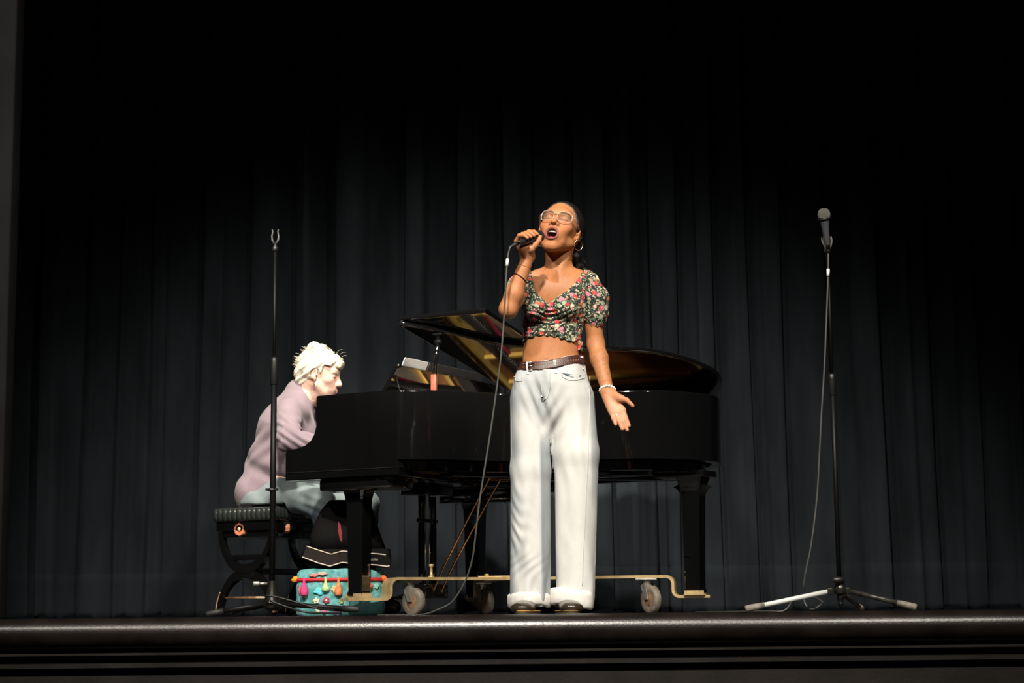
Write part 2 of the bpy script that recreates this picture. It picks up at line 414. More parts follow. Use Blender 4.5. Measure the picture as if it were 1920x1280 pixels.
# legs
def leg(l, w_, top, wd=.115, foot=.095):
    mb = MB(); b = Vector((l, w_, 0)); rings = []
    for z, h, k in [(top, wd * .62, 1), (top - .02, wd * .60, 1), (top - .05, wd * .50, 1), (top - .09, wd * .42, 1), (top - .13, wd * .40, 1), (.30, wd * .36, 1), (.115, wd * .33, 1), (.11, wd * .36, 1), (foot, wd * .36, 1)]:
        rings.append([b + Vector((sx * h, sy * h, z)) for sx, sy in [(-1, -.8), (-.8, -1), (.8, -1), (1, -.8), (1, .8), (.8, 1), (-.8, 1), (-1, .8)]])
    mb.loft(rings); return mb.build('leg', LACQUER, piano, sharp=30)
legs = []
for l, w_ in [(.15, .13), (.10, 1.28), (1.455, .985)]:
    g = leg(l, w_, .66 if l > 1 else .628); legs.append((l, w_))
    if l < 1:
        mb = MB(); mb.prism([(l - .14, w_ - .11), (l + .22, w_ - .11), (l + .26, w_ - .06), (l + .26, w_ + .06), (l + .22, w_ + .11), (l - .14, w_ + .11), (l - .18, w_ + .06), (l - .18, w_ - .06)], .575, .628, bevel=.012); mb.build('leg_block', LACQUER, g)
    else:
        mb = MB(); mb.box((l - .04, w_, .645), (.26, .16, .03), bevel=.006); mb.build('leg_block', LACQUER, g)
        mb = MB(); mb.box((l - .018, w_ - .043, .265), (.03, .006, .005)); mb.build('leg_catch', CHROME, g)
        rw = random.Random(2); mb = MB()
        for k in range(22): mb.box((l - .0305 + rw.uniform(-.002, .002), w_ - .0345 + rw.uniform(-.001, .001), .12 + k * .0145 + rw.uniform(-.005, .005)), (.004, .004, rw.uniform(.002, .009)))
        tag(mb.build('edge_highlight_dots', mat('pale_highlight_dot', (.5, .46, .4), .6), g), kind='stuff')  # highlight dots along the leg edge, modelled as tiny pale boxes
    # curved brackets at the head of the leg
    mb = MB()
    for dx in (-1, 1):
        pr = [(0, .58 if l < 1 else .63), (.0, .50)] + [(dx * (.04 + .05 * (1 - math.cos(t))) , .50 + .085 * math.sin(t)) for t in [PI / 2 * k / 6 for k in range(7)]]
        bm = bmesh.new(); f = bm.faces.new([bm.verts.new((l + x, w_ - .03, z)) for x, z in pr])
        r = bmesh.ops.extrude_face_region(bm, geom=[f])
        for e in r['geom']:
            if isinstance(e, bmesh.types.BMVert): e.co.y = w_ + .03
        bmesh.ops.recalc_face_normals(bm, faces=bm.faces); mb.bm(bm)
    mb.build('leg_bracket', LACQUER, g)
# lyre with its pedals and slanting brass braces
LY = Vector((.16, .715, 0))
mb = MB(); mb.box(LY + Vector((0, 0, .605)), (.16, .24, .045), bevel=.006); ly = mb.build('pedal_lyre', LACQUER, piano)
for dy in (-.055, -.02, .02, .055):
    mb = MB()
    if abs(dy) > .05: mb.lathe([(.013, .155), (.016, .20), (.017, .40), (.015, .58)], LY + Vector((0, dy, 0)), n=12); mb.build('lyre_pillar', LACQUER, ly)
    else: mb.tube([LY + Vector((0, dy, .15)), LY + Vector((0, dy, .585))], .0035, n=8); mb.build('pedal_rod', CHROME, ly)
mb = MB(); mb.box(LY + Vector((0, 0, .46)), (.022, .17, .018), bevel=.004); mb.build('lyre_crossbar', LACQUER, ly)
mb = MB(); mb.box(LY + Vector((0, 0, .12)), (.11, .21, .07), bevel=.008); mb.build('pedal_box', LACQUER, ly)
for dy in (-.06, 0, .06):
    mb = MB(); mb.loft([[LY + Vector((x, dy + sy * wd, z + sz)) for sy, sz in ((-1, 0), (1, 0), (1, .008), (-1, .008))] for x, wd, z in [(-.05, .009, .11), (-.09, .010, .10), (-.13, .015, .088), (-.16, .016, .083), (-.17, .010, .081)]]); mb.build('pedal', BRASS, ly)
for dy in (-.03, .045):
    mb = MB(); mb.tube(spline([LY + Vector((.04, dy, .09)), LY + Vector((.13, dy * 1.1, .26)), LY + Vector((.36, dy * 1.4, .625)), LY + Vector((.385, dy * 1.4, .64)), LY + Vector((.42, dy * 1.4, .64))], 6), .0052, n=8); mb.build('lyre_brace', mat('copper_brace', (.55, .25, .10), .3, metal=1), ly)

# ---------------------------------------------------------------- things on the music desk
paper = mat('white_paper', (.93, .92, .89), .7)
def sheet(name, dy, wd, h, m, label, x0, th):
    o = MB(); bm = bmesh.new(); bmesh.ops.create_cube(bm, size=1); bmesh.ops.scale(bm, vec=(th, wd, h), verts=bm.verts)
    o.bm(bm, False, Matrix.Translation(PC) @ Matrix.Rotation(-TH, 4, 'Z') @ T @ Matrix.Translation((x0, dy, h / 2 + .001)))
    return tag(o.build(name, m), label, 'sheet music' if 'sheet' in name else 'folder')
sheet('sheet_music', -.33, .21, .205, paper, 'white sheet music page standing on the piano music desk', -.0135, .003)
sheet('music_folder', .05, .52, .205, mat('dark_grey_card', (.035, .036, .04), .5), 'dark grey folder standing on the piano music desk beside the white page', -.015, .006)

# ---------------------------------------------------------------- wheeled dolly under the piano
dm_ = mat('dull_gold_painted_steel', (.50, .36, .17), .42, metal=.35, var=.18, scale=25, bump=.08)
grey_w = mat('grey_caster_rubber', (.16, .135, .105), .6, var=.25, scale=30)
steel = mat('dull_steel', (.42, .40, .36), .38, metal=.7, var=.2, scale=40)
dolly = empty('piano_dolly', PW(.75, .72, 0), 0, 'dull gold steel three-armed wheeled dolly under the grand piano', 'dolly')
DO = Vector(dolly.location)
BZ = .172
Lw = [PW(*p) for p in legs]
ctr = PW(.62, .50, 0)
def strip(pts, wd, th, parent, name='arm', m=dm_):
    """flat bar through points (bent in its vertical plane)"""
    pts = [Vector(p) - DO for p in pts]; d = (pts[-1] - pts[0]); d.z = 0; d.normalize(); sd = Vector((-d.y, d.x, 0)); rings = []
    for i, p in enumerate(pts):
        t = (pts[min(i + 1, len(pts) - 1)] - pts[max(i - 1, 0)]).normalized(); nn = t.cross(sd).normalized() * (th / 2)
        rings.append([p + sd * wd / 2 + nn, p + sd * wd / 2 - nn, p - sd * wd / 2 - nn, p - sd * wd / 2 + nn])
    mb = MB(); mb.loft(rings); return mb.build(name, m, parent, sharp=40)
def arm_of(foot, hub, wd=.085, drop=.17):
    d = (hub - foot); d.z = 0; ln = d.length; d.normalize()
    f = lambda s, z: foot + d * s + Vector((0, 0, z))
    zp = .078
    key = [(-.055, zp), (drop - .09, zp)]
    pts = [f(-.07, zp), f(.0, zp), f(drop - .06, zp)]
    for k in range(1, 9):
        a = PI / 2 * k / 8; pts.append(f(drop - .06 + .03 * math.sin(a), zp + .03 * (1 - math.cos(a))))
    for k in range(0, 9):
        a = PI / 2 * k / 8; pts.append(f(drop - .03 + .035 * (1 - math.cos(a)), BZ - .035 + .035 * math.sin(a)))
    pts += [f(drop + .12, BZ), f(ln * .6, BZ), f(ln, BZ)]
    a = strip(pts, wd, .013, dolly)
    return a, d
for i, fo in enumerate(Lw):
    hub = Lw[0].lerp(Lw[2], .42) + Vector((0, .26, 0))
    a, d = arm_of(fo, hub, (.105, .07, .07)[i], (.17, .17, .13)[i])
    sd = Vector((-d.y, d.x, 0)); R3 = Matrix((d, sd, Vector((0, 0, 1)))).transposed()
    # cup that takes the piano leg
    mb = MB(); mb.box(fo - DO + Vector((0, 0, .086)), (.10, .10, .005), rot=R3, bevel=.002)
    for s in (-1, 1): mb.box(fo - DO + sd * (.05 * s) + Vector((0, 0, .095)), (.09, .005, .02), rot=R3)
    mb.build('leg_cup', dm_, a)
    # caster
    cp = fo + d * (.25 if i == 0 else .225 if i == 2 else .20)
    mb = MB(); mb.box(cp - DO + Vector((0, 0, BZ - .012)), (.10, .08, .010), rot=R3, bevel=.002)
    cas = mb.build('caster', steel, dolly)
    yaw = [0.75, 1.0, 1.05][i]; td = Vector((math.cos(yaw) * (1 if i != 2 else 1), -math.sin(yaw), 0))       # swivel direction
    ax = Vector((-td.y, td.x, 0)); wc = cp + td * .03 - DO; wc.z = .066
    mb = MB(); mb.lathe([(.022, BZ - .045), (.026, BZ - .04), (.026, BZ - .022), (.030, BZ - .018)], cp - DO, n=16)
    for s in (-1, 1):
        a0 = wc + ax * (.026 * s)
        top = Vector((cp.x - DO.x, cp.y - DO.y, BZ - .03)) + ax * (.026 * s)
        e = td * .022
        mb.loft([[top - e + ax * .002, top + e + ax * .002, top + e - ax * .002, top - e - ax * .002], [a0 - e * .6 + ax * .002, a0 + e * .6 + ax * .002, a0 + e * .6 - ax * .002, a0 - e * .6 - ax * .002]], smooth=False)
    mb.build('fork', steel, cas)
    mb = MB(); mb.lathe([(.040, -.016), (.058, -.019), (.0655, -.012), (.0655, .012), (.058, .019), (.040, .016)], wc, ax, n=32); mb.build('wheel', grey_w, cas)
    mb = MB(); mb.lathe([(.0, -.020), (.012, -.020), (.030, -.017), (.041, -.014), (.041, .014), (.030, .017), (.012, .020), (0, .020)], wc, ax, n=24); mb.build('wheel_hub', mat('rusty_hub', (.30, .17, .10), .5, metal=.4, var=.4, scale=50), cas)
for px, yy in [(.40, .02)]:
    q = Lw[0].lerp(Lw[0].lerp(Lw[2], .42) + Vector((0, .26, 0)), .50) - DO
    mb = MB(); mb.lathe([(.016, BZ + .006), (.014, BZ + .012), (.007, BZ + .016), (.007, BZ + .055), (.011, BZ + .057), (.011, BZ + .068)], (q.x, q.y, 0), n=12); mb.build('locking_bolt', dm_, dolly)
q = Lw[0].lerp(Lw[2], .42) + Vector((0, .26, 0)) - DO
mb = MB(); mb.box((q.x, q.y, BZ + .010), (.22, .07, .008), rot=Matrix.Rotation(-.02, 3, 'Z'), bevel=.002); mb.build('hub_plate', dm_, dolly)
for f_ in (-.07, .07):
    mb = MB(); mb.lathe([(.011, BZ + .014), (.011, BZ + .022), (.006, BZ + .024)], (q.x + f_, q.y, 0), n=6); mb.build('hub_bolt', dm_, dolly)
# ---------------------------------------------------------------- microphone stands, microphones, cables
def mic_mesh(parent, tail, head, dark=True):
    """a hand microphone from its tail (connector) to its head (grille); parts are children of parent, coordinates local to it"""
    tail, head = Vector(tail), Vector(head); ax = (head - tail).normalized(); L = (head - tail).length
    q = lambda f: f * L
    hm = mat('black_microphone_body', (.014, .014, .016), .35) if dark else mat('grey_microphone_body', (.085, .085, .10), .38, metal=.3)
    gm = mat('black_grille', (.02, .02, .02), .5, metal=.4, bump=.8, bscale=900) if dark else mat('dull_steel_grille', (.20, .19, .17), .5, metal=.5, bump=.8, bscale=900)
    MB().lathe([(.0105, q(.14)), (.0115, q(.16)), (.0125, q(.35)), (.0150, q(.55)), (.0185, q(.68)), (.0195, q(.72)), (.0195, q(.735))], tail, ax).build('handle', hm, parent, sharp=50)
    MB().lathe([(.0195, q(.735)), (.0235, q(.74)), (.0240, q(.76)), (.0235, q(.775)), (.022, q(.78))], tail, ax).build('band', BLACKMETAL if dark else BLACKPLASTIC, parent)
    MB().lathe([(.0228, q(.765)), (.0245, q(.80)), (.0250, q(.86)), (.0225, q(.93)), (.0150, q(.98)), (.005, q(1.0))], tail, ax).build('grille', gm, parent)
    MB().lathe([(.0098, q(.03)), (.0102, q(.05)), (.0102, q(.13)), (.0095, q(.145))], tail, ax).build('connector', CHROME, parent, sharp=50)
    MB().lathe([(.004, q(-.09)), (.0085, q(-.02)), (.0095, q(.0)), (.0095, q(.04))], tail, ax).build('cable_boot', BLACKPLASTIC, parent)

def base_pt(px, py, Y):
    p = P(px, py, Y); return p

# left stand: straight, empty clip
YL = 0.35
top = P(516, 466, YL); bot = P(510.5, 1086, YL)
g = Vector((bot.x, YL, 0))
stand = empty('microphone_stand', g, 0, 'empty black microphone stand in front of the seated pianist', 'microphone stand')
loc = lambda p: Vector(p) - g
mid = top.lerp(bot, .43)
MB().tube([loc(P(510, 1092, YL)), loc(top.lerp(bot, .37))], .0125, n=14).build('lower_tube', BLACKMETAL, stand)
MB().tube([loc(mid), loc(top)], .0068, n=12).build('upper_tube', BLACKMETAL, stand)
cl = top.lerp(bot, .375)
MB().lathe([(.0125, -.06), (.0155, -.055), (.0155, .04), (.0135, .05), (.008, .058)], loc(cl), (0, 0, 1)).build('clutch', BLACKPLASTIC, stand)
cl = P(510, 918, YL)
MB().lathe([(.0125, -.006), (.017, -.005), (.017, .005), (.0125, .006)], loc(cl)).tube([loc(cl) + Vector((-.026, -.004, .001)), loc(cl) + Vector((.026, -.004, .001))], .005).build('ring', BLACKPLASTIC, stand)
# clip: two prongs on a swivel
mb = MB()
mb.lathe([(.008, -.012), (.012, -.008), (.012, .006), (.007, .012), (.007, .026)], loc(top)); mb.build('swivel', BLACKPLASTIC, stand)
for s in (-1, 1):
    mb = MB(); t0 = loc(top) + Vector((0, 0, .022))
    mb.tube([t0 + Vector((s * .004, 0, 0)), t0 + Vector((s * .013, 0, .016)), t0 + Vector((s * .014, 0, .032)), t0 + Vector((s * .0105, 0, .050)), t0 + Vector((s * .013, 0, .060))], [.005, .0045, .004, .0032, .003], n=8); mb.build('clip_prong', mat('dark_grey_plastic', (.06, .06, .058), .4), stand)
# conical base with three legs
b0 = P(510, 1118, YL)
mb = MB(); mb.lathe([(.015, .064), (.0175, .062), (.031, -.018), (.036, -.024), (.036, -.046), (.02, -.056), (.0, -.058)], loc(b0), n=32); mb.build('base_cone', mat('black_satin_metal', (.012, .011, .010), .22, metal=.3), stand)
MB().tube([loc(b0) + Vector((-.018, -.02, .052)), loc(b0) + Vector((-.048, -.03, .052))], .006).lathe([(.008, 0), (.010, .004), (.010, .024), (.007, .028)], loc(b0) + Vector((-.046, -.03, .052)), (-1, -.2, 0), n=12).build('wing_screw', steel, stand)
for (tx, ty), ty_ in [((655, 1141), -.05), ((405, 1148), -.02), ((436, 1147), .62)]:
    e = P(tx, ty, YL + ty_); e.z = max(e.z, .012)
    dv = (e - b0); dv.z = 0; dv.normalize()
    s0 = b0 + dv * .03 + Vector((0, 0, -.03))
    lg = MB().tube([loc(s0), loc(e)], .0105, n=12).build('leg', BLACKMETAL, stand)
    d2 = (e - s0).normalized()
    MB().tube([loc(e - d2 * .030), loc(e + d2 * .004), loc(e + d2 * .035), loc(e + d2 * .042)], [.0125, .0128, .0115, .006], n=12).build('rubber_foot', mat('grey_foot_rubber', (.012, .0115, .011), .6), lg)

# right stand with its microphone
YR = -0.05
top = P(1552, 478, YR); bot = P(1574, 1100, YR); g = Vector((bot.x, YR, 0)); loc = lambda p: Vector(p) - g
stand2 = empty('microphone_stand', g, 0, 'black microphone stand with shiny left leg, alone at the right of the stage', 'microphone stand')
mid = P(1560, 712, YR)
MB().tube([loc(bot), loc(mid)], .0092, n=14).build('lower_tube', BLACKMETAL, stand2)
MB().tube([loc(mid), loc(top)], .0060, n=12).build('upper_tube', BLACKMETAL, stand2)
ax = (P(1559, 700, YR) - P(1561, 742, YR)).normalized()
MB().lathe([(.0095, 0), (.0125, .004), (.0125, .06), (.0135, .065), (.0135, .082), (.008, .088)], loc(P(1561, 742, YR)), ax).build('clutch', BLACKPLASTIC, stand2)
t0 = loc(P(1551.5, 470, YR))
MB().lathe([(.006, -.03), (.009, -.026), (.009, -.012), (.012, -.008), (.012, .012), (.006, .016)], t0).build('swivel', BLACKPLASTIC, stand2)
for s in (-1, 1):
    a = loc(P(1552 + s * 4.5, 462, YR + .018)); c_ = loc(P(1550.5 + s * 8.5, 452, YR + .008)); e = loc(P(1549.5 + s * 8.0, 443, YR))
    MB().tube([t0 + Vector((s * .006, .014, .0)), a, c_, e], [.006, .0055, .005, .0042], n=8).build('clip_prong', mat('grey_plastic', (.22, .21, .19), .4), stand2)
hub = P(1575, 1097, YR)
h0 = loc(hub)
MB().lathe([(.010, .032), (.019, .030), (.020, .012), (.016, .008), (.021, -.004), (.024, -.010), (.024, -.030), (.018, -.034)], h0, n=20).build('hub', mat('dark_cast_metal', (.035, .033, .028), .3, metal=.6), stand2)
MB().ball(h0 + Vector((-.012, -.022, .020)), (.026, .014, .013), 12).build('locking_knob', BLACKPLASTIC, stand2)
MB().lathe([(.010, 0), (.013, -.004), (.013, -.024), (.008, -.034), (.011, -.038), (.011, -.046)], h0 + Vector((0, 0, -.030)), n=14).build('tip', BLACKMETAL, stand2)
for k, ((sx, sy), (ex, ey), yo, m) in enumerate([((1556, 1108), (1412, 1138.5), -.03, mat('bright_plated_tube', (.82, .84, .80), .30, metal=.25)), ((1589, 1107), (1704, 1135), -.06, mat('scuffed_black_tube', (.03, .028, .025), .35, var=.5, scale=40)), ((1580, 1112), (1613, 1139), .45, mat('scuffed_black_tube', (0, 0, 0)))]):
    s0 = P(sx, sy, YR); e = P(ex, ey, YR + yo); e.z = max(e.z, .013)
    d2 = (e - s0).normalized()
    lg = MB().tube([loc(s0), loc(e)], .0098, n=12).build('leg', m, stand2)
    if k == 0: lg['label'] = 'bright plated leg'
    MB().tube([loc(e - d2 * .045), loc(e - d2 * .012), loc(e + d2 * .020), loc(e + d2 * .030)], [.0112, .0132, .0138, .0125], n=14).build('rubber_foot', mat('pale_worn_foot', (.20, .175, .145), .6, var=.3, scale=60), lg)
    MB().box(loc(s0), (.022, .026, .026), bevel=.004).build('leg_bracket', mat('dark_cast_metal', (0, 0, 0)), lg)
mt, mh = P(1552.5, 470, YR - .03), P(1543.5, 390.5, YR - .075)
mic2 = empty('microphone', mt, 0, 'grey microphone with dull steel grille clipped on the right stand', 'microphone')
mic_mesh(mic2, (0, 0, 0), mh - mt, dark=False)
def cable(name, pts, r, m, label, n=8, extra=None):
    o = MB().tube(spline(pts, n), r, n=8).build(name, m); tag(o, label, 'cable')
    if extra: MB().tube(extra, r * 1.75, n=10).build('tape_tag', WHITE, o)
    return o
cb = [P(1553, 474, YR - .03), P(1553, 492, YR - .03), P(1552.5, 520, YR - .028), P(1551, 560, YR - .025), P(1549, 610, YR - .022), P(1545.5, 690, YR - .02), P(1540, 780, YR - .015), P(1536, 860, YR - .01), P(1531, 940, YR), P(1521, 1020, YR), P(1512, 1065, YR + .01), P(1507, 1095, YR + .03), P(1506, 1118, YR + .06), P(1513, 1137, YR + .05), P(1525, 1142, YR + .0), P(1535, 1136, YR - .02), P(1542, 1128, YR + .1)]
e = P(1500, 1127, YR + .25); cb += [P(1520, 1118, YR + .25), P(1490, 1122, YR + .20), Vector((P(1470, 1140, YR + .12).x, YR + .12, .008)), Vector((P(1440, 1148, YR + .1).x, YR + .3, .006)), Vector((P(1440, 1148, YR + .1).x - .15, YR + 1.6, .006))]
for p in cb: p.z = max(p.z, .006)
cable('microphone_cable', cb, .0036, GREYCABLE, 'thin grey cable hanging beside the right microphone stand', extra=[P(1552.8, 504, YR - .029), P(1552.5, 518, YR - .028)])
# loose black cables on the boards at the left stand
for k, (pts, lb) in enumerate([([(499, 1116, .285), (520, 1119, .275), (560, 1130, .26), (600, 1141, .25), (660, 1146, .4)], 'black cable running from the left stand base past the turquoise bag, upper of two'),
                               ([(507, 1126, .255), (540, 1138, .24), (580, 1148, .22), (640, 1149, .3)], 'black cable on the boards by the left stand base, lower of two')]):
    q = [P(x, y, y_) for x, y, y_ in pts]
    for p in q: p.z = max(p.z, .005)
    cable('stage_cable', q, .0042, BLACKCABLE, lb)

# ---------------------------------------------------------------- piano bench
BC = PW(-.72, .40, 0)
bench = empty('piano_bench', BC, -TH, 'black tufted piano bench with curved legs and copper knobs under the pianist', 'bench')
leather = mat('dark_green_black_leatherette', (.022, .026, .024), .26, spec=.7, coat=.3, bump=.10, bscale=220)
BLn, BW = .66, .385
def cushion():
    mb = MB(); rings = []
    n = 14
    # tufted box: ribbed sides, domed top
    top_, bot_ = .542, .475
    per = []
    k_side, k_long = 13, 22
    for (ax_, n_, sgn) in (('x', k_side, 1), ('y', k_long, 1), ('x', k_side, -1), ('y', k_long, -1)):
        for i in range(n_ * 6):
            t = i / (n_ * 6); rib = abs(math.sin(PI * t * n_)) ** .55
            a = -1 + 2 * t
            if ax_ == 'x': p = (a * sgn, -1 * sgn, rib, 0, -sgn)
            else: p = (1 * sgn, a * sgn, rib, sgn, 0)
            per.append(p)
    def ring(z, infl, depth, flat=0):
        out = []
        for (a, b, rib, nx, ny) in per:
            o = infl + (rib - 1) * depth
            x = a * BW / 2; y = b * BLn / 2
            cr = .02
            x = max(-BW / 2 + 0, min(BW / 2, x)); y = max(-BLn / 2, min(BLn / 2, y))
            L_ = math.hypot(max(0, abs(x) - (BW / 2 - cr)), max(0, abs(y) - (BLn / 2 - cr)))
            sc = cr / L_ if L_ > cr else 1
            if L_ > cr:
                x = math.copysign(BW / 2 - cr + (abs(x) - BW / 2 + cr) * sc, x); y = math.copysign(BLn / 2 - cr + (abs(y) - BLn / 2 + cr) * sc, y)
            out.append(Vector((x + nx * o, y + ny * o, z)))
        return out
    rs = [ring(bot_, -.01, .002), ring(bot_ + .006, .0, .005), ring(.50, .006, .006), ring(.522, .006, .006), ring(.535, .002, .005), ring(.542, -.008, .003)]
    for s in (.8, .55, .3, .05):
        rs.append([Vector((v.x * s, v.y * s, .542 + .016 * (1 - s * s) + .004 * math.cos(v.x * 52) * math.cos(v.y * 52))) for v in ring(.542, -.008, .003)])
    mb.loft(rs); return mb.build('cushion', leather, bench, sharp=60)
off = Vector((0, BLn / 2, 0))
cu = cushion(); cu.location = off
blk = LACQUER
MB().box(off + Vector((0, 0, .452)), (BW - .03, BLn - .03, .045), bevel=.004).build('seat_frame', blk, bench)
MB().box(off + Vector((0, 0, .415)), (BW - .10, BLn - .06, .035), bevel=.004).build('lift_box', blk, bench)
stripm = mat('worn_brass_strip', (.70, .42, .22), .25, metal=.8, var=.3, scale=30)
for yy in (.035, BLn - .035):
    # a curved leg pair: upper arc opens up, lower arc opens down, touching at mid height
    for nm, z0, sg, rx, rz in (('upper_arc', .238, 1, .155, .19), ('lower_arc', .218, -1, .160, .205)):
        rings = []
        for k in range(25):
            a = PI * k / 24
            x = -rx * math.cos(a); z = z0 + sg * rz * (1 - math.sin(a)) ; 
            wd = .020 + .030 * math.sin(a) ** 3
            if nm == 'lower_arc': z = max(z, .004)
            nx, nz = -math.cos(a) * 1.0, -sg * math.sin(a)
            c = Vector((x, yy, z)); n_ = Vector((nx, 0, nz)) * (wd / 2); s_ = Vector((0, .019, 0))
            rings.append([c + n_ + s_, c - n_ + s_, c - n_ - s_, c + n_ - s_])
        arc = MB().loft(rings).build(nm, blk, bench, sharp=50)
        if nm == 'lower_arc':
            for sd in (0, 1):
                pts = []
                for k in range(9):
                    a = PI * (.01 + .17 * k / 8); a = PI - a if sd else a
                    x = -(rx + .0115 + .003) * math.cos(a); z = max(.006, z0 - (rz) * (1 - math.sin(a)) + .004); pts.append((x, z))
                MB().loft([[Vector((x, yy - .021, z)), Vector((x + .004 * (-1 if not sd else 1), yy - .021, z)), Vector((x + .004 * (-1 if not sd else 1), yy + .021, z)), Vector((x, yy + .021, z))] for x, z in pts]).build('brass_strip', stripm, arc)
    MB().box((0, yy, .228), (.11, .04, .05), bevel=.008).build('leg_joint', blk, bench)
    MB().box((0, yy, .297), (.20, .022, .028), bevel=.004).build('rail', blk, bench)
    MB().tube([(-.13, yy, .098), (.13, yy, .098)], [.0065, .0065], n=10).build('tie_rod', stripm, bench)
for y0, y1, z in ((.035, BLn - .035, .23),): MB().box((0, (y0 + y1) / 2, z), (.035, y1 - y0, .03), bevel=.004).build('stretcher', blk, bench)
def fluted(mb, c, ax):
    ax = Vector(ax).normalized(); c = Vector(c); out = []; a0 = ax.orthogonal().normalized(); b0 = ax.cross(a0)
    for v in mb.v:
        d = Vector(v) - c; h = ax * d.dot(ax); r_ = d - h; t = math.atan2(r_.dot(b0), r_.dot(a0))
        out.append(tuple(c + h + r_ * (1 - .09 * (r_.length > .012) * (.5 - .5 * math.cos(8 * t)))))
    mb.v = out; return mb
def knob(c, ax, r):
    k = fluted(MB().lathe([(r * .35, 0), (r * .5, .012), (r * .90, .014), (r, .020), (r, .034), (r * .88, .040), (r * .55, .040), (r * .5, .036), (r * .2, .036)], c, ax, n=48), c, ax).build('knob', COPPER, bench, sharp=50)
    MB().lathe([(.0, .036), (r * .26, .036), (r * .26, .041), (r * .18, .042), (.0, .042)], c, ax, n=12).build('knob_screw', mat('pale_brass_screw', (.75, .55, .38), .5, metal=.2), k)
knob((-.035, .055, .437), (0, -1, 0), .036)
knob((BW / 2 - .045, .12, .440), (.75, .66, 0), .026)

# ---------------------------------------------------------------- the two bags under the keyboard
YB = 1.52
teal = bpy.data.materials.new('turquoise_embroidered_cloth'); teal.use_nodes = True
nt = teal.node_tree; B = nt.nodes['Principled BSDF']; B.inputs['Roughness'].default_value = .75
tc = nt.nodes.new('ShaderNodeTexCoord')
n1 = nt.nodes.new('ShaderNodeTexNoise'); n1.inputs['Scale'].default_value = 22; n1.inputs['Detail'].default_value = 6; nt.links.new(tc.outputs['Object'], n1.inputs[0])
cr = nt.nodes.new('ShaderNodeValToRGB'); nt.links.new(n1.outputs['Fac'], cr.inputs[0])
for p_, c_ in ((.30, (.05, .22, .22)), (.44, (.10, .34, .33)), (.53, (.17, .46, .46)), (.62, (.09, .30, .38)), (.72, (.36, .50, .38))):
    e = cr.color_ramp.elements.new(p_); e.color = (*c_, 1)
cr.color_ramp.elements.remove(cr.color_ramp.elements[0]); cr.color_ramp.elements.remove(cr.color_ramp.elements[-1])
nt.links.new(cr.outputs[0], B.inputs['Base Color'])
n2 = nt.nodes.new('ShaderNodeTexWave'); n2.inputs['Scale'].default_value = 60; n2.inputs['Distortion'].default_value = 6; nt.links.new(tc.outputs['Object'], n2.inputs[0])
bp = nt.nodes.new('ShaderNodeBump'); bp.inputs['Strength'].default_value = .35; bp.inputs['Distance'].default_value = .004; nt.links.new(n2.outputs['Fac'], bp.inputs['Height']); nt.links.new(bp.outputs[0], B.inputs['Normal'])
xl, xr = P(555, 1100, YB).x, P(722, 1100, YB).x
bag = empty('tote_bag', ((xl + xr) / 2, YB, 0), 0, 'turquoise embroidered bag with red trim and tassels, below a black bag', 'bag')
hw = (xr - xl) / 2; hh = P(600, 1066, YB).z
def soft_box(hw, hd, prof, n=72, pw=3.2, wob=.004):
    """rounded box lofted over heights prof = (scale, z)"""
    rings = []
    for s, z in prof:
        r = []
        for k in range(n):
            a = 2 * PI * k / n; c, s_ = math.cos(a), math.sin(a)
            x = math.copysign(abs(c) ** (2 / pw), c) * hw * s; y = math.copysign(abs(s_) ** (2 / pw), s_) * hd * s
            r.append(Vector((x + wob * math.sin(z * 40 + a * 3), y + wob * math.sin(z * 55 + a * 7 + x * 30), z)))
        rings.append(r)
    return MB().loft(rings)
hd = .085
soft_box(hw, hd, [(.90, .002), (.97, .015), (1.0, .05), (.99, .09), (1.0, .13), (.985, hh - .055), (.965, hh - .04), (.955, hh - .02), (.90, hh - .006), (.70, hh + .001), (.3, hh + .003)], wob=.003).build('body', teal, bag)
red = mat('red_trim', (.55, .02, .02), .6); zt = hh - .052
rim_ = [Vector((math.copysign(abs(math.cos(a)) ** (2 / 3.2), math.cos(a)) * (hw * .985 + .004), math.copysign(abs(math.sin(a)) ** (2 / 3.2), math.sin(a)) * (hd * .985 + .004), zt)) for a in [2 * PI * k / 72 for k in range(72)]]
MB().tube(rim_, .0085, n=8, closed=True).build('red_piping', red, bag)
def tassel(px, col, ln, nm, side=0):
    m = mat(nm, col, .8, var=.25, scale=90)
    x = P(px, 1100, YB).x - (xl + xr) / 2; y = -hd * (.99) - .006 if not side else -hd * .5
    c = Vector((x, y, zt))
    t = MB().lathe([(.004, .010), (.007, .004), (.006, -.010), (.009, -.02), (.012, -.03), (.017, -ln * .6), (.019, -ln * .9), (.012, -ln)], c, (0, 0, 1), n=14)
    o = t.build('tassel', m, bag)
tassel(574, (.72, .05, .22), .075, 'pink_tassel'); tassel(614, (.50, .72, .30), .055, 'lime_tassel'); tassel(638, (.80, .26, .10), .075, 'orange_tassel'); tassel(695, (.62, .14, .10), .04, 'rust_tassel')
for s, px, col in ((-1, 553, 'orange_tab'), (1, 724, 'red_orange_tab')):
    c = Vector((s * (hw - .002), -hd * .55, zt + .005))
    MB().loft([[c + Vector((s * x, -wd, z - wd)), c + Vector((s * x, -wd, z + wd)), c + Vector((s * x, wd * .6, z + wd)), c + Vector((s * x, wd * .6, z - wd))] for x, wd, z in ((-.01, .012, .0), (.004, .014, -.002), (.020, .002, -.006))]).build('corner_tab', mat(col, (.85, .33, .02) if s < 0 else (.80, .16, .03), .7), bag)
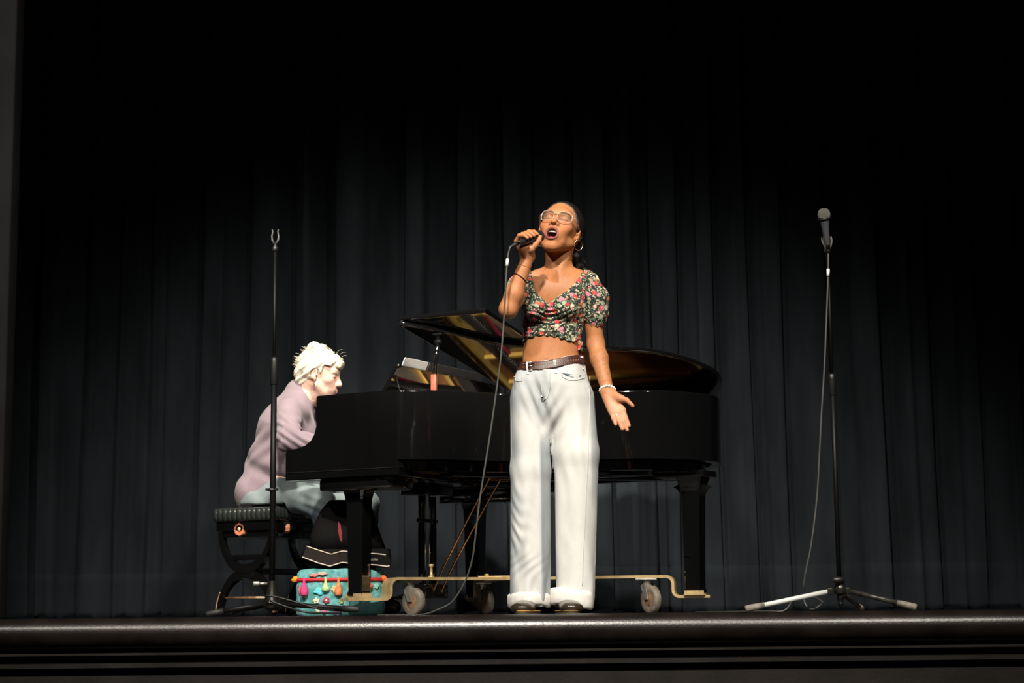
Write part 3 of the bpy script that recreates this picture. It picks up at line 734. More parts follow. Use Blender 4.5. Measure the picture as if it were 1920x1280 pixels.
# embroidered ornaments, raised from the cloth
orn = [(588, 1078, .021, .008, (.55, .22, .18)), (604, 1075, .022, .008, (.60, .40, .32)), (627, 1104, .014, .016, (.62, .42, .20)), (612, 1125, .015, .014, (.45, .03, .07)), (593, 1126, .015, .013, (.62, .58, .40)), (608, 1146, .010, .012, (.75, .10, .25)), (632, 1148, .018, .012, (.16, .12, .22)), (571, 1113, .009, .018, (.32, .30, .10)), (601, 1108, .030, .016, (.12, .62, .72)), (561, 1105, .006, .02, (.5, .12, .12)), (640, 1128, .010, .010, (.30, .42, .12)), (596, 1143, .012, .012, (.55, .60, .40)), (705, 1098, .012, .014, (.25, .62, .50))]
for k, (px, py, rx, rz, col) in enumerate(orn):
    c = P(px, py, YB - hd * .98); c = c - Vector(bag.location)
    c.y = -hd * (1 - abs(c.x / hw) ** 3.2) ** (1 / 3.2) * 1.0 - .0035 if abs(c.x) < hw else -.01
    pts = [Vector((c.x + rx * math.cos(a) * (1 + .16 * math.cos(5 * a + k)), c.y - .0022, c.z + rz * math.sin(a) * (1 + .16 * math.cos(5 * a + k)))) for a in [2 * PI * i / 30 for i in range(30)]]
    o = MB().loft([[p + Vector((0, .010, 0)) for p in pts], pts, [c + (p - c) * .72 + Vector((0, -.0015, 0)) for p in pts], [c + (p - c) * .3 + Vector((0, -.0022, 0)) for p in pts]]).build('embroidery', mat('thread_%d' % k, col, .7, var=.35, scale=200), bag)
    if k in (3, 4): MB().ball(c + Vector((0, -.004, 0)), (rx * .35, .002, rz * .35), 10).build('flower_centre', mat('cream_thread', (.8, .7, .55), .7), o)
# black bag standing on it
bz0 = hh + .004
xl2, xr2 = P(572, 1050, YB).x, P(735, 1050, YB).x; cx = (xl2 + xr2) / 2; hw2 = (xr2 - xl2) / 2
bag2 = empty('shoulder_bag', (cx, YB, bz0), 0, 'black bag with white piping and red lining lying on the turquoise bag', 'bag')
nyl = mat('black_nylon', (.006, .0055, .0055), .8, spec=.1, bump=.2, bscale=500)
nyl2 = mat('dark_brown_nylon', (.020, .015, .013), .8, spec=.15, bump=.2, bscale=500)
topz = P(660, 940, YB).z - bz0
prof = [(.94, .0), (.99, .010), (1.0, .03)]
soft_box(hw2 * .97, .075, [(.90, .0), (.98, .012), (1.0, .04), (.99, .085)], pw=4, wob=.002).build('base', nyl, bag2)
# upper body slopes in towards the top
rings = []
for z, xl_, xr_, hd_ in [(.085, 580, 724, .070), (.15, 583, 714, .068), (.21, 590, 706, .064), (.27, 602, 699, .056), (.315, 618, 691, .045), (topz, 638, 682, .02)]:
    a_, b_ = P(xl_, 1000, YB).x - cx, P(xr_, 1000, YB).x - cx
    m_, h_ = (a_ + b_) / 2, (b_ - a_) / 2
    rings.append([Vector((m_ + h_ * math.copysign(abs(math.cos(t)) ** .55, math.cos(t)), hd_ * math.copysign(abs(math.sin(t)) ** .55, math.sin(t)), z)) for t in [2 * PI * k / 40 for k in range(40)]])
MB().loft(rings).build('body', nyl, bag2)
yb = -.078
def flat(pts, th, y, name, m, parent):
    """an outline in the photo's upright plane given real thickness"""
    bm = bmesh.new(); f = bm.faces.new([bm.verts.new((p.x - cx, y + (p.y - YB), p.z - bz0)) for p in pts])
    r = bmesh.ops.extrude_face_region(bm, geom=[f])
    for e in r['geom']:
        if isinstance(e, bmesh.types.BMVert): e.co.y += th
    bmesh.ops.recalc_face_normals(bm, faces=bm.faces); mb = MB(); mb.bm(bm); return mb.build(name, m, parent)
band_l = flat([P(x, y, YB) for x, y in ((579, 1025), (625, 1040), (645, 1034), (684, 1037), (684, 1059), (645, 1055), (622, 1062), (571, 1045))], .05, yb - .010, 'front_band', nyl2, bag2)
pts = [(684, 1037), (726, 1041), (732, 1045), (735, 1052), (733, 1061), (729, 1063), (684, 1059)]
band_r = flat([P(x, y, YB) for x, y in pts], .05, yb - .010, 'front_band', nyl, bag2)
pip = mat('pale_piping', (.70, .60, .50), .6)
for ps, par in [(((579, 1025), (600, 1032), (625, 1040)), band_l), (((627, 1039), (645, 1034), (684, 1037)), band_l), (((571, 1045), (600, 1056), (622, 1062), (645, 1055), (684, 1059)), band_l), (((684, 1037), (710, 1039), (726, 1041)), band_r), (((684, 1058), (710, 1060), (728, 1062.5), (733, 1061)), band_r)]:
    MB().tube([Vector((P(x, y, YB).x - cx, yb - .012, P(x, y, YB).z - bz0)) for x, y in ps], .0028, n=6).build('piping', pip, par)
lin = mat('red_lining', (.22, .012, .018), .6)
for ps in (((637, 978), (641, 985), (644, 1000), (644, 1018), (640, 1012), (636, 995)), ((684, 995), (688, 1000), (694, 1030), (695, 1038), (684, 1038))):
    flat([P(x, y, YB) for x, y in ps], .012, -.074, 'red_lining', lin, bag2)
f_ = bpy.data.curves.new('lettering', 'FONT'); f_.body = 'Samsonite'; f_.size = .0185; f_.extrude = .0006; f_.align_x = 'RIGHT'
f_.materials.append(mat('grey_print', (.42, .38, .34), .6))
fx = bpy.data.objects.new('lettering', f_); C.objects.link(fx); me = bpy.data.meshes.new_from_object(fx.evaluated_get(bpy.context.evaluated_depsgraph_get())); bpy.data.objects.remove(fx)
fo = bpy.data.objects.new('lettering', me); link(fo, band_r); fo.location = (P(711.5, 1055, YB).x - cx, yb - .0112, P(700, 1051.5, YB).z - bz0); fo.rotation_euler = (PI / 2, 0, 0)
# ---------------------------------------------------------------- bodies: blended solids turned into one continuous surface
class Field:
    def __init__(s, lo, hi, h):
        s.lo = np.array(lo, float); s.h = h
        s.n = np.maximum(4, np.ceil((np.array(hi) - s.lo) / h).astype(int) + 1)
        s.ax = [s.lo[i] + h * np.arange(s.n[i]) for i in range(3)]
        s.F = np.full(s.n, 0.08, np.float32)
    def _sl(s, lo, hi, pad):
        r = []
        for i in range(3):
            a = int(np.floor((lo[i] - pad - s.lo[i]) / s.h)); b = int(np.ceil((hi[i] + pad - s.lo[i]) / s.h)) + 1
            a, b = max(0, a), min(s.n[i], b)
            if b <= a: return None
            r.append(slice(a, b))
        return tuple(r)
    def _xyz(s, sl):
        return s.ax[0][sl[0]][:, None, None], s.ax[1][sl[1]][None, :, None], s.ax[2][sl[2]][None, None, :]
    def add(s, prim, k=0.01):
        lo, hi, fn = prim; sl = s._sl(lo, hi, k + 4 * s.h)
        if sl is None: return s
        d = fn(*s._xyz(sl)).astype(np.float32); a = s.F[sl]
        h = np.maximum(k - np.abs(a - d), 0) / k
        s.F[sl] = np.minimum(a, d) - h * h * k * .25; return s
    def sub(s, prim, k=0.006):
        lo, hi, fn = prim; sl = s._sl(lo, hi, k + 4 * s.h)
        if sl is None: return s
        d = -fn(*s._xyz(sl)).astype(np.float32); a = s.F[sl]
        h = np.maximum(k - np.abs(a - d), 0) / k
        s.F[sl] = np.maximum(a, d) + h * h * k * .25; return s
    def cut(s, fn):
        """keep only where fn <= 0"""
        d = fn(*s._xyz((slice(None),) * 3)); s.F = np.maximum(s.F, d.astype(np.float32)); return s
    def warp(s, fn):
        s.F = (s.F + fn(*s._xyz((slice(None),) * 3))).astype(np.float32); return s
    def mesh(s):
        """naive surface nets"""
        F = s.F; S = F < 0; n = F.shape
        cs = np.zeros(tuple(i - 1 for i in n), np.uint8)
        for dx in (0, 1):
            for dy in (0, 1):
                for dz in (0, 1): cs += S[dx:n[0] - 1 + dx, dy:n[1] - 1 + dy, dz:n[2] - 1 + dz]
        I = np.argwhere((cs > 0) & (cs < 8)); idm = np.full(cs.shape, -1, np.int64); idm[tuple(I.T)] = np.arange(len(I))
        acc = np.zeros((len(I), 3)); cnt = np.zeros(len(I))
        corners = [(a, b, c) for a in (0, 1) for b in (0, 1) for c in (0, 1)]
        val = {c: F[I[:, 0] + c[0], I[:, 1] + c[1], I[:, 2] + c[2]].astype(float) for c in corners}
        for c in corners:
            for ax in range(3):
                if c[ax]: continue
                e = list(c); e[ax] = 1; a, b = val[c], val[tuple(e)]
                m = (a < 0) != (b < 0); t = np.zeros(len(a)); t[m] = a[m] / (a[m] - b[m])
                p = np.tile(np.array(c, float), (len(a), 1)); p[:, ax] += t
                acc[m] += p[m]; cnt[m] += 1
        V = s.lo + s.h * (I + acc / np.maximum(cnt, 1)[:, None])
        faces = []
        for ax in range(3):
            u, v = (ax + 1) % 3, (ax + 2) % 3
            A = np.take(S, range(n[ax] - 1), ax); B = np.take(S, range(1, n[ax]), ax)
            E = np.argwhere(A != B); E = E[(E[:, u] > 0) & (E[:, v] > 0) & (E[:, u] < n[u] - 1) & (E[:, v] < n[v] - 1)]
            sg = A[tuple(E.T)]
            q = []
            for du, dv in ((-1, -1), (0, -1), (0, 0), (-1, 0)):
                t = E.copy(); t[:, u] += du; t[:, v] += dv; q.append(idm[tuple(t.T)])
            Q = np.stack(q, 1); Q[~sg] = Q[~sg][:, ::-1]; faces.append(Q)
        Q = np.concatenate(faces); Q = Q[(Q >= 0).all(1)]
        return V, Q

def a3(p): return np.array(p, float)
def cone(a, b, ra, rb, flat=None):
    """round cone; flat = (direction, factor) squashes it along the direction"""
    a, b = a3(a), a3(b); r = max(ra, rb)
    if flat is not None: fd = a3(flat[0]); fd = fd / np.linalg.norm(fd); fk = flat[1]
    ab = b - a
    if flat is not None: ab = ab + fd * ab.dot(fd) * (fk - 1)
    L2 = max(ab.dot(ab), 1e-9)
    def fn(x, y, z):
        px, py, pz = x - a[0], y - a[1], z - a[2]
        if flat is not None:
            q = (px * fd[0] + py * fd[1] + pz * fd[2]) * (fk - 1)
            px, py, pz = px + fd[0] * q, py + fd[1] * q, pz + fd[2] * q
        t = np.clip((px * ab[0] + py * ab[1] + pz * ab[2]) / L2, 0, 1)
        d = np.sqrt((px - t * ab[0]) ** 2 + (py - t * ab[1]) ** 2 + (pz - t * ab[2]) ** 2) - (ra + (rb - ra) * t)
        return d / (1 if flat is None else (1 + fk) / 2)
    return np.minimum(a, b) - r, np.maximum(a, b) + r, fn
def ell(c, r, R=None):
    c, r = a3(c), a3(r); R = np.eye(3) if R is None else np.array(R); m = r.max()
    def fn(x, y, z):
        px, py, pz = x - c[0], y - c[1], z - c[2]
        q = [px * R[0, i] + py * R[1, i] + pz * R[2, i] for i in range(3)]
        k0 = np.sqrt((q[0] / r[0]) ** 2 + (q[1] / r[1]) ** 2 + (q[2] / r[2]) ** 2)
        k1 = np.sqrt((q[0] / r[0] ** 2) ** 2 + (q[1] / r[1] ** 2) ** 2 + (q[2] / r[2] ** 2) ** 2) + 1e-9
        return k0 * (k0 - 1) / k1
    return c - m, c + m, fn
class Frame:
    def __init__(s, o, X, Fw, U, sc=1.0):
        s.o = a3(o); s.M = np.stack([a3(X), a3(Fw), a3(U)], 1); s.sc = sc
    def w(s, p): return s.o + s.M @ (a3(p) * s.sc)
    def loc(s, V): return ((V - s.o) @ s.M) / s.sc
    def ell(s, c, r, rot=None):
        return ell(s.w(c), a3(r) * s.sc, s.M if rot is None else s.M @ np.array(rot))
    def cone(s, a, b, ra, rb): return cone(s.w(a), s.w(b), ra * s.sc, rb * s.sc)
def rotm(ax, deg): return np.array(Matrix.Rotation(math.radians(deg), 3, ax))

def net_obj(name, parts, m, parent, base, colour=None, disp=None, smooth=1):
    """parts: list of (V, Q); joined into one mesh, coloured per vertex"""
    off = 0; VV = []; QQ = []
    for V, Q in parts: VV.append(V); QQ.append(Q + off); off += len(V)
    V = np.concatenate(VV); Q = np.concatenate(QQ)
    for _ in range(smooth):                                 # one light relaxation takes the voxel steps out
        acc = np.zeros_like(V); cn = np.zeros(len(V))
        for i in range(4):
            j = (i + 1) % 4
            np.add.at(acc, Q[:, i], V[Q[:, j]]); np.add.at(cn, Q[:, i], 1)
            np.add.at(acc, Q[:, j], V[Q[:, i]]); np.add.at(cn, Q[:, j], 1)
        V = V * .5 + .5 * acc / np.maximum(cn, 1)[:, None]
    if disp is not None: V = disp(V, Q)
    me = bpy.data.meshes.new(name); b = a3(base)
    me.from_pydata((V - b).tolist(), [], Q.tolist())
    me.polygons.foreach_set('use_smooth', [True] * len(me.polygons))
    if colour is not None:
        col = colour(V); at = me.color_attributes.new('Col', 'FLOAT_COLOR', 'POINT')
        at.data.foreach_set('color', np.concatenate([col, np.ones((len(col), 1))], 1).astype(np.float32).ravel())
    me.materials.append(m); me.update()
    return link(bpy.data.objects.new(name, me), parent)
def normals(V, Q):
    N = np.zeros_like(V); fn = np.cross(V[Q[:, 2]] - V[Q[:, 0]], V[Q[:, 3]] - V[Q[:, 1]])
    for i in range(4): np.add.at(N, Q[:, i], fn)
    return N / (np.linalg.norm(N, axis=1, keepdims=True) + 1e-12)
def S(px, py, Y): return a3(P(px, py, Y))
def blend(c, base, mask, col):
    m = np.clip(mask, 0, 1)[:, None]; return c * (1 - m) + a3(col) * m
def sstep(x, a, b):
    t = np.clip((x - a) / (b - a), 0, 1); return t * t * (3 - 2 * t)

def head_prims(fr, open_=0.0, female=1.0, ear=1.0, nose=1.0):
    """list of (op, primitive, blend) for a head in its own frame (x to its left, y forward, z up)"""
    j = open_
    L = [('+', fr.ell((0, -.012, .038), (.074, .094, .086)), .01), ('+', fr.ell((0, .030, -.020), (.060, .062, .085)), .03),
         ('+', fr.cone((0, .058, -.092 - j * .8), (0, .052, -.075 - j * .5), .022, .028), .025)]
    for s in (-1, 1):
        L += [('+', fr.cone((s * .052, .005, -.055 - j * .3), (s * .014, .062, -.096 - j), .019, .016), .022),
              ('+', fr.ell((s * .042, .058, -.022), (.022, .020, .019)), .018),
              ('+', fr.cone((s * .028, .068, -.045 - j * .2), (s * .030, .055, -.075 - j * .5), .016, .014), .02)]
    L += [('+', fr.ell((0, .074, .032), (.048, .018, .018)), .02)]
    for s in (-1, 1):
        L += [('-', fr.ell((s * .031, .100, .004), (.017, .017, .011)), .012),
              ('+', fr.ell((s * .031, .073, .003), (.0145, .0135, .0115)), .004),
              ('+', fr.cone((s * .015, .089, .020), (s * .047, .077, .021), .0045, .0035), .008)]
    L += [('+', fr.cone((0, .088, .012), (0, .106, -.026), .0075, .0105 * nose), .012), ('+', fr.ell((0, .108, -.030), (.0115, .010, .0095)), .006)]
    for s in (-1, 1): L += [('+', fr.ell((s * .0125, .095, -.033), (.0085, .011, .0075)), .006), ('-', fr.ell((s * .0065, .103, -.0405), (.0038, .006, .004)), .003)]
    L += [('+', fr.ell((0, .080, -.064 - j * .35), (.030, .018, .022 + j * .5)), .02)]
    if j > .005:
        L += [('-', fr.ell((0, .098, -.066 - j * .55), (.0212, .036, .0095 + j * .74)), .004)]
        cz = -.066 - j * .55; rz = .0105 + j * .74
        ring = []
        for k in range(20):
            a = 2 * PI * k / 20; a2 = 2 * PI * (k + 1) / 20
            f = lambda t: (.0225 * math.cos(t), .0965 - 6.0 * (.0225 * math.cos(t)) ** 2 * 3 - .004 * max(0, -math.sin(t)), cz + rz * math.sin(t))
            up = max(0, math.sin(a))
            ring.append(('+', fr.cone(f(a), f(a2), .0030 + .0018 * abs(math.sin(a)), .0030 + .0018 * abs(math.sin(a2))), .003))
        L += ring
    else:
        for s in (-1, 1):
            L += [('+', fr.cone((0, .0985, -.0600), (s * .021, .087, -.0640), .0050, .0025), .004), ('+', fr.cone((0, .0975, -.0690), (s * .020, .087, -.0652), .0060, .0025), .004)]
    for s in (-1, 1):
        rt = rotm('Z', -s * 22) @ rotm('X', -12)
        L += [('+', fr.ell((s * .0765, -.014, -.004), (.0075, .0175, .031), rt), .007), ('-', fr.ell((s * .0865, -.008, -.003), (.0065, .0095, .018), rt), .004),
              ('+', fr.ell((s * .0755, -.004, -.027), (.006, .008, .010)), .005), ('+', fr.ell((s * .078, .0015, -.006), (.004, .0045, .007)), .004)]
    return L
def put(fd, L):
    for op, pr, k in L: (fd.add if op == '+' else fd.sub)(pr, k)
    return fd
def face_colour(c, V, fr, skin, lip, brow, j=0.0, mouth=None, lid=None):
    q = fr.loc(V); x, y, z = q[:, 0], q[:, 1], q[:, 2]; ax = np.abs(x); front = sstep(y, .045, .06)
    bz = .026 - .0025 * ((ax - .03) / .016) ** 2
    c = blend(c, skin, front * (1 - sstep(np.abs(z - bz), .0028, .0052)) * sstep(ax, .012, .017) * (1 - sstep(ax, .046, .052)) * .85, brow)
    ez = .0005 - .003 * (1 - ((ax - .031) / .015) ** 2)
    c = blend(c, skin, front * (1 - sstep(np.abs(z - ez), .0012, .0030)) * (1 - sstep(np.abs(ax - .031), .0125, .0155)) * .9, lid or brow)
    if j > .005:
        cz = -.066 - j * .55; rz = .0105 + j * .74
        rr = np.sqrt((x / .0225) ** 2 + ((z - cz) / rz) ** 2)
        c = blend(c, skin, front * (1 - sstep(rr, 1.16, 1.36)) * sstep(rr, .55, .75), lip)
        c = blend(c, skin, sstep(y, .03, .045) * (1 - sstep(rr, .74, .86)), mouth)
    else:
        m = ((x / .0235) ** 2 + ((z + .0647) / .0098) ** 2)
        c = blend(c, skin, sstep(y, .080, .088) * (1 - sstep(m, .8, 1.2)), lip)
        c = blend(c, skin, sstep(y, .080, .088) * (1 - sstep(np.abs(z + .0647), .0006, .0018)) * (1 - sstep(ax, .019, .022)) * .8, a3(lip) * .35)
    return c
def finger(F, pts, r0, r1, k=.004):
    n = len(pts) - 1
    for i in range(n):
        ra = r0 + (r1 - r0) * i / n; rb = r0 + (r1 - r0) * (i + 1) / n
        F.append(('+', cone(pts[i], pts[i + 1], ra, rb), k if i else .008))
    return F

def skin_mat(name, rough=.52):
    m = mat(name, (.5, .3, .2), rough, spec=.32, attr='Col', var=.06, scale=90, bump=.04, bscale=500)
    b = m.node_tree.nodes['Principled BSDF']; b.inputs['Subsurface Weight'].default_value = .12
    b.inputs['Subsurface Radius'].default_value = (.012, .004, .002); b.inputs['Subsurface Scale'].default_value = .5
    return m
# ---------------------------------------------------------------- the singer
SB = Vector((P(1025, 1150, 0).x, 0.02, 0))
singer = empty('person', SB, 0, 'person standing and singing in floral crop top and pale wide jeans, holding a microphone', 'person')
HF = Frame((.1945, .02, 1.5186), (.955, -.242, -.171), (-.162, -.910, .382), (.248, .337, .908), 1.016)
JAW = .017
# joints (pixel of the photograph, depth)
shR, elR, wrR = S(1105, 534, .035), S(1117, 646, .06), S(1139.5, 733, -.03)
shL, elL, wrL = S(984, 537, .03), S(953, 580, -.165), S(988.5, 486, -.175)
mt, mh = P(965.5, 458.5, -.285), P(1016, 440.5, -.160)
def arms(L, g=0.0):
    L += [('+', cone(shR, elR, .041 + g, .033 + g), .02), ('+', cone(elR, elR + (wrR - elR) * .3, .033 + g, .0335 + g), .02), ('+', cone(elR + (wrR - elR) * .3, wrR, .0335 + g, .024 + g), .02),
          ('+', cone(shL, elL, .040 + g, .033 + g), .02), ('+', cone(elL, elL + (wrL - elL) * .3, .034 + g, .034 + g), .02), ('+', cone(elL + (wrL - elL) * .3, wrL, .034 + g, .0235 + g), .02)]
    return L
FY = ((0, 1, 0), 1.42)
def torso(g=0.0):
    return [('+', cone(S(1044, 556, .035), S(1036, 615, .035), .112 + g, .103 + g, FY), .03),
            ('+', cone(S(1036, 615, .035), S(1033, 668, .035), .103 + g, .103 + g, FY), .03), ('+', cone(S(1033, 668, .035), S(1034, 705, .035), .103 + g, .106 + g, FY), .03),
            ('+', cone(S(1005, 536, .04), S(1086, 535, .04), .050 + g, .050 + g), .05), ('+', cone(S(1022, 556, .02), S(1068, 556, .02), .066 + g, .066 + g, ((0, 0, 1), .75)), .04),
            ('+', cone(S(1046, 520, .045), S(1010, 524, .045), .034 + g, .026 + g), .04), ('+', cone(S(1046, 520, .045), S(1088, 524, .045), .034 + g, .026 + g), .04)]
NECK = [('+', cone(S(1047, 522, .045), S(1048, 482, .042), .050, .0465), .03), ('+', cone(S(1048, 482, .042), HF.w((0, -.025, -.02)), .0465, .055), .03),
        ('+', cone(S(1030, 521, -.022), HF.w((-.035, -.02, -.03)), .009, .012), .022), ('+', cone(S(1042, 522, -.022), HF.w((.055, -.03, -.03)), .009, .012), .022),
        ('+', cone(S(1027, 524, -.026), S(996, 516, .0), .009, .008), .016), ('+', cone(S(1043, 524, -.026), S(1086, 515, .0), .009, .008), .016)]
def hand_open():
    L = []
    w_ = wrR
    K = {'index': (1168, 768, -.075), 'middle': (1162, 773.5, -.078), 'ring': (1154.5, 775, -.076), 'little': (1146.5, 772.5, -.070)}
    T = {'index': [(1173.5, 783, -.090), (1179.5, 798, -.098)], 'middle': [(1168.5, 790, -.096), (1176, 806, -.104)], 'ring': [(1160.5, 790, -.096), (1167, 804.5, -.104)], 'little': [(1149.5, 784, -.086), (1154.5, 796, -.094)]}
    for i, n in enumerate(K):
        k = S(*K[n]); L.append(('+', cone(w_ + a3((0.010 - .007 * i, -.004, -.006)), k, .0145, .0105), .018))
        R_ = {'index': (.0098, .0072), 'middle': (.0098, .0072), 'ring': (.0093, .0070), 'little': (.0085, .0062)}[n]
        finger(L, [k] + [S(*t) for t in T[n]], *R_)
    th = [w_ + a3((.012, -.008, -.008)), S(1163.5, 747, -.078), S(1175, 750, -.090), S(1186.5, 760.5, -.098)]
    L.append(('+', cone(th[0], th[1], .015, .0155), .016)); finger(L, th[1:], .0125, .0072)
    L.append(('+', cone(S(1139, 748, -.045), S(1146, 766, -.062), .0125, .0105), .016))
    return L
def hand_grip():
    L = []; T_, H_ = a3(mt), a3(mh); ax = (H_ - T_) / np.linalg.norm(H_ - T_)
    cam_dir = a3((0, -1, -.1)); e2 = cam_dir - ax * cam_dir.dot(ax); e2 /= np.linalg.norm(e2); e1 = np.cross(ax, e2)
    if e1[2] < 0: e1 = -e1
    def at(s, deg, r): return T_ + ax * (s * np.linalg.norm(H_ - T_)) + (e1 * math.cos(math.radians(deg)) + e2 * math.sin(math.radians(deg))) * r
    ss = [.66, .54, .42, .30]
    for i, s in enumerate(ss):
        r = .0155 + .004 * max(0, s - .4)
        kn = at(s - .02, -120, .034 - .002 * i)
        L.append(('+', cone(wrL + a3((.008 - .005 * i, .004, .010)), kn, .015, .0115), .018))
        rr = (.0098, .0074) if i < 3 else (.0086, .0066)
        finger(L, [kn, at(s - .01, -62, r + .017), at(s, -8, r + .0135), at(s + .015, 40, r + .0095), at(s + .03, 78, r + .0085)], *rr)
    tb = at(.52, -160, .038)
    L.append(('+', cone(wrL + a3((.012, -.002, .014)), tb, .016, .015), .016))
    finger(L, [tb, at(.60, 172, .030), at(.68, 138, .027), at(.74, 108, .026)], .0125, .0082)
    return L
HEAD = head_prims(HF, JAW)
LEGS = [('+', cone(S(1034, 705, .035), S(1035, 750, .04), .106, .10, ((0, 1, 0), 1.25)), .03)]
for (hx, ax_) in ((1000, 994), (1070, 1072)):
    LEGS += [('+', cone(S(hx, 770, .04), S((hx + ax_) / 2, 950, .03), .056, .046), .03), ('+', cone(S((hx + ax_) / 2, 950, .03), S(ax_, 1125, .05), .048, .034), .02), ('+', cone(S(ax_, 1132, .06), S(ax_ - (4 if ax_ < 1030 else -3), 1143, -.06), .034, .022), .02)]
GH, HO = hand_grip(), hand_open()
BODY = torso() + NECK + HEAD + arms([]) + LEGS
def region(lo, hi, h, L, clip=None):
    f = Field(lo, hi, h); put(f, L)
    if clip is not None: f.cut(clip)
    return f.mesh()
zn = HF.o[2] - .125                                        # below this level the coarser grid takes over
hand_box = lambda c, r: (a3(c) - r, a3(c) + r)
wl, hl = wrL + (elL - wrL) * .12, wrL
dl = (elL - wrL) / np.linalg.norm(elL - wrL); dr = (elR - wrR) / np.linalg.norm(elR - wrR)
cl = wrL + dl * .03; cr_ = wrR + dr * .03
planeL = lambda x, y, z: ((x - cl[0]) * dl[0] + (y - cl[1]) * dl[1] + (z - cl[2]) * dl[2])
planeR = lambda x, y, z: ((x - cr_[0]) * dr[0] + (y - cr_[1]) * dr[1] + (z - cr_[2]) * dr[2])
ALL = BODY + GH + HO
headL = HEAD + NECK + torso()
ov = .0035
m_head = region((HF.o[0] - .13, HF.o[1] - .17, zn - .02), (HF.o[0] + .15, HF.o[1] + .16, HF.o[2] + .15), .0024, headL, lambda x, y, z: zn - ov - z + 0 * x + 0 * y)
m_hl = region(wrL - a3((.10, .16, .06)), wrL + a3((.10, .10, .16)), .0024, arms([]) + GH, lambda x, y, z: planeL(x, y, z) - ov)
m_hr = region(wrR - a3((.06, .12, .20)), wrR + a3((.14, .10, .06)), .0024, arms([]) + HO, lambda x, y, z: planeR(x, y, z) - ov)
near_l = lambda x, y, z: -np.maximum(planeL(x, y, z), np.sqrt((x - wrL[0]) ** 2 + (y - wrL[1]) ** 2 + (z - wrL[2]) ** 2) - .19)
near_r = lambda x, y, z: -np.maximum(planeR(x, y, z), np.sqrt((x - wrR[0]) ** 2 + (y - wrR[1]) ** 2 + (z - wrR[2]) ** 2) - .20)
fb = Field((SB.x - .24, -.25, .0), (SB.x + .29, .22, zn + .03), .0046); put(fb, BODY)
fb.cut(lambda x, y, z: np.maximum(np.maximum(near_l(x, y, z), near_r(x, y, z)), z - zn - ov))
m_body = fb.mesh()
SKIN = a3((.42, .168, .067))
def col_s(V):
    c = np.tile(SKIN, (len(V), 1)); q = HF.loc(V)
    c = face_colour(c, V, HF, SKIN, (.22, .058, .045), (.045, .022, .014), JAW, (.055, .006, .005), (.05, .02, .014))
    cheek = np.exp(-(((np.abs(q[:, 0]) - .045) / .022) ** 2 + ((q[:, 2] + .018) / .02) ** 2)) * sstep(q[:, 1], .03, .05)
    c = blend(c, SKIN, cheek * .28, (.52, .15, .08))
    palm = np.exp(-((V - S(1155, 765, -.06)) ** 2).sum(1) / (2 * .035 ** 2)); c = blend(c, SKIN, palm * .75, (.68, .36, .24))
    palm = np.exp(-((V - S(1166, 795, -.1)) ** 2).sum(1) / (2 * .035 ** 2)); c = blend(c, SKIN, palm * .5, (.66, .33, .21))
    pl = np.exp(-((V - S(986, 466, -.2)) ** 2).sum(1) / (2 * .03 ** 2)); c = blend(c, SKIN, pl * .45, (.56, .25, .14))
    # fine line tattoo on the forearm
    f0 = S(1124, 672, .03); f1 = S(1130, 700, .0)
    t = np.clip(((V - f0) @ (f1 - f0)) / ((f1 - f0) @ (f1 - f0)), 0, 1); d = np.linalg.norm(V - f0 - t[:, None] * (f1 - f0), axis=1)
    pat = (np.sin(V[:, 2] * 420 + np.sin(V[:, 0] * 500) * 2) * np.sin(V[:, 0] * 620 + V[:, 2] * 150) > .35)
    c = blend(c, SKIN, (d < .042) * pat * .30 * (V[:, 1] < .04), (.10, .07, .06))
    nv = S(1024, 675, -.04); c = blend(c, SKIN, np.exp(-((V[:, 0] - nv[0]) ** 2 + (V[:, 2] - nv[2]) ** 2) / (2 * .006 ** 2)) * (V[:, 1] < .0) * .6, (.16, .06, .03))
    return c
net_obj('body', [m_head, m_hl, m_hr, m_body], skin_mat('warm_brown_skin'), singer, SB, col_s)
# inside of the mouth: upper teeth and tongue
tm = mat('teeth', (.80, .76, .68), .25); B_ = Vector(SB)
mb = MB(); cz = -.066 - JAW * .55
for k in range(-4, 5):
    x = k * .0039; y = .0865 - 14 * x * x
    mb2 = MB().ball(Vector(HF.w((x, y, cz + .0135))) - B_, (.0021, .0028, .0044), 8, Matrix(HF.M.tolist())); mb.add(mb2.v, mb2.f)
tag(mb.build('teeth', tm, singer), kind='stuff')
MB().ball(Vector(HF.w((0, .066, cz - .012))) - B_, (.014, .022, .006), 12, Matrix(HF.M.tolist())).build('tongue', mat('tongue', (.38, .10, .10), .35), singer)
# hair: a smooth dark cap drawn back to a low ponytail
fh = Field(HF.o - .2, HF.o + .2, .003)
fh.add(HF.ell((0, -.016, .040), (.0800, .0995, .0905)), .01).add(HF.ell((0, -.045, -.01), (.071, .072, .070)), .03).add(HF.ell((.012, -.036, .030), (.078, .092, .086)), .02)
def hairline(x, y, z):
    px, py, pz = x - HF.o[0], y - HF.o[1], z - HF.o[2]; M = HF.M; k = 1 / HF.sc
    lx, ly, lz = [(px * M[0, i] + py * M[1, i] + pz * M[2, i]) * k for i in range(3)]
    lim = np.where(lz > .0, .004 + .066 * np.clip((lz) / .095, 0, 1) ** .8, .004 - .05 * np.clip(-lz / .06, 0, 1))
    a = (ly - lim + .25 * np.abs(lx) * 0) 
    under = -.062 - lz
    earc = .020 - np.sqrt((np.abs(lx) - .08) ** 2 * .6 + (ly + .012) ** 2 + (lz + .006) ** 2)
    return np.maximum(np.maximum(a * .8, under), earc)
fh.cut(hairline)
pt_ = [HF.w((.01, -.105, -.03)), S(1080, 482, .10), S(1084, 500, .11), S(1082, 516, .11)]
fh.add(ell(pt_[0], (.020, .020, .022)), .02)
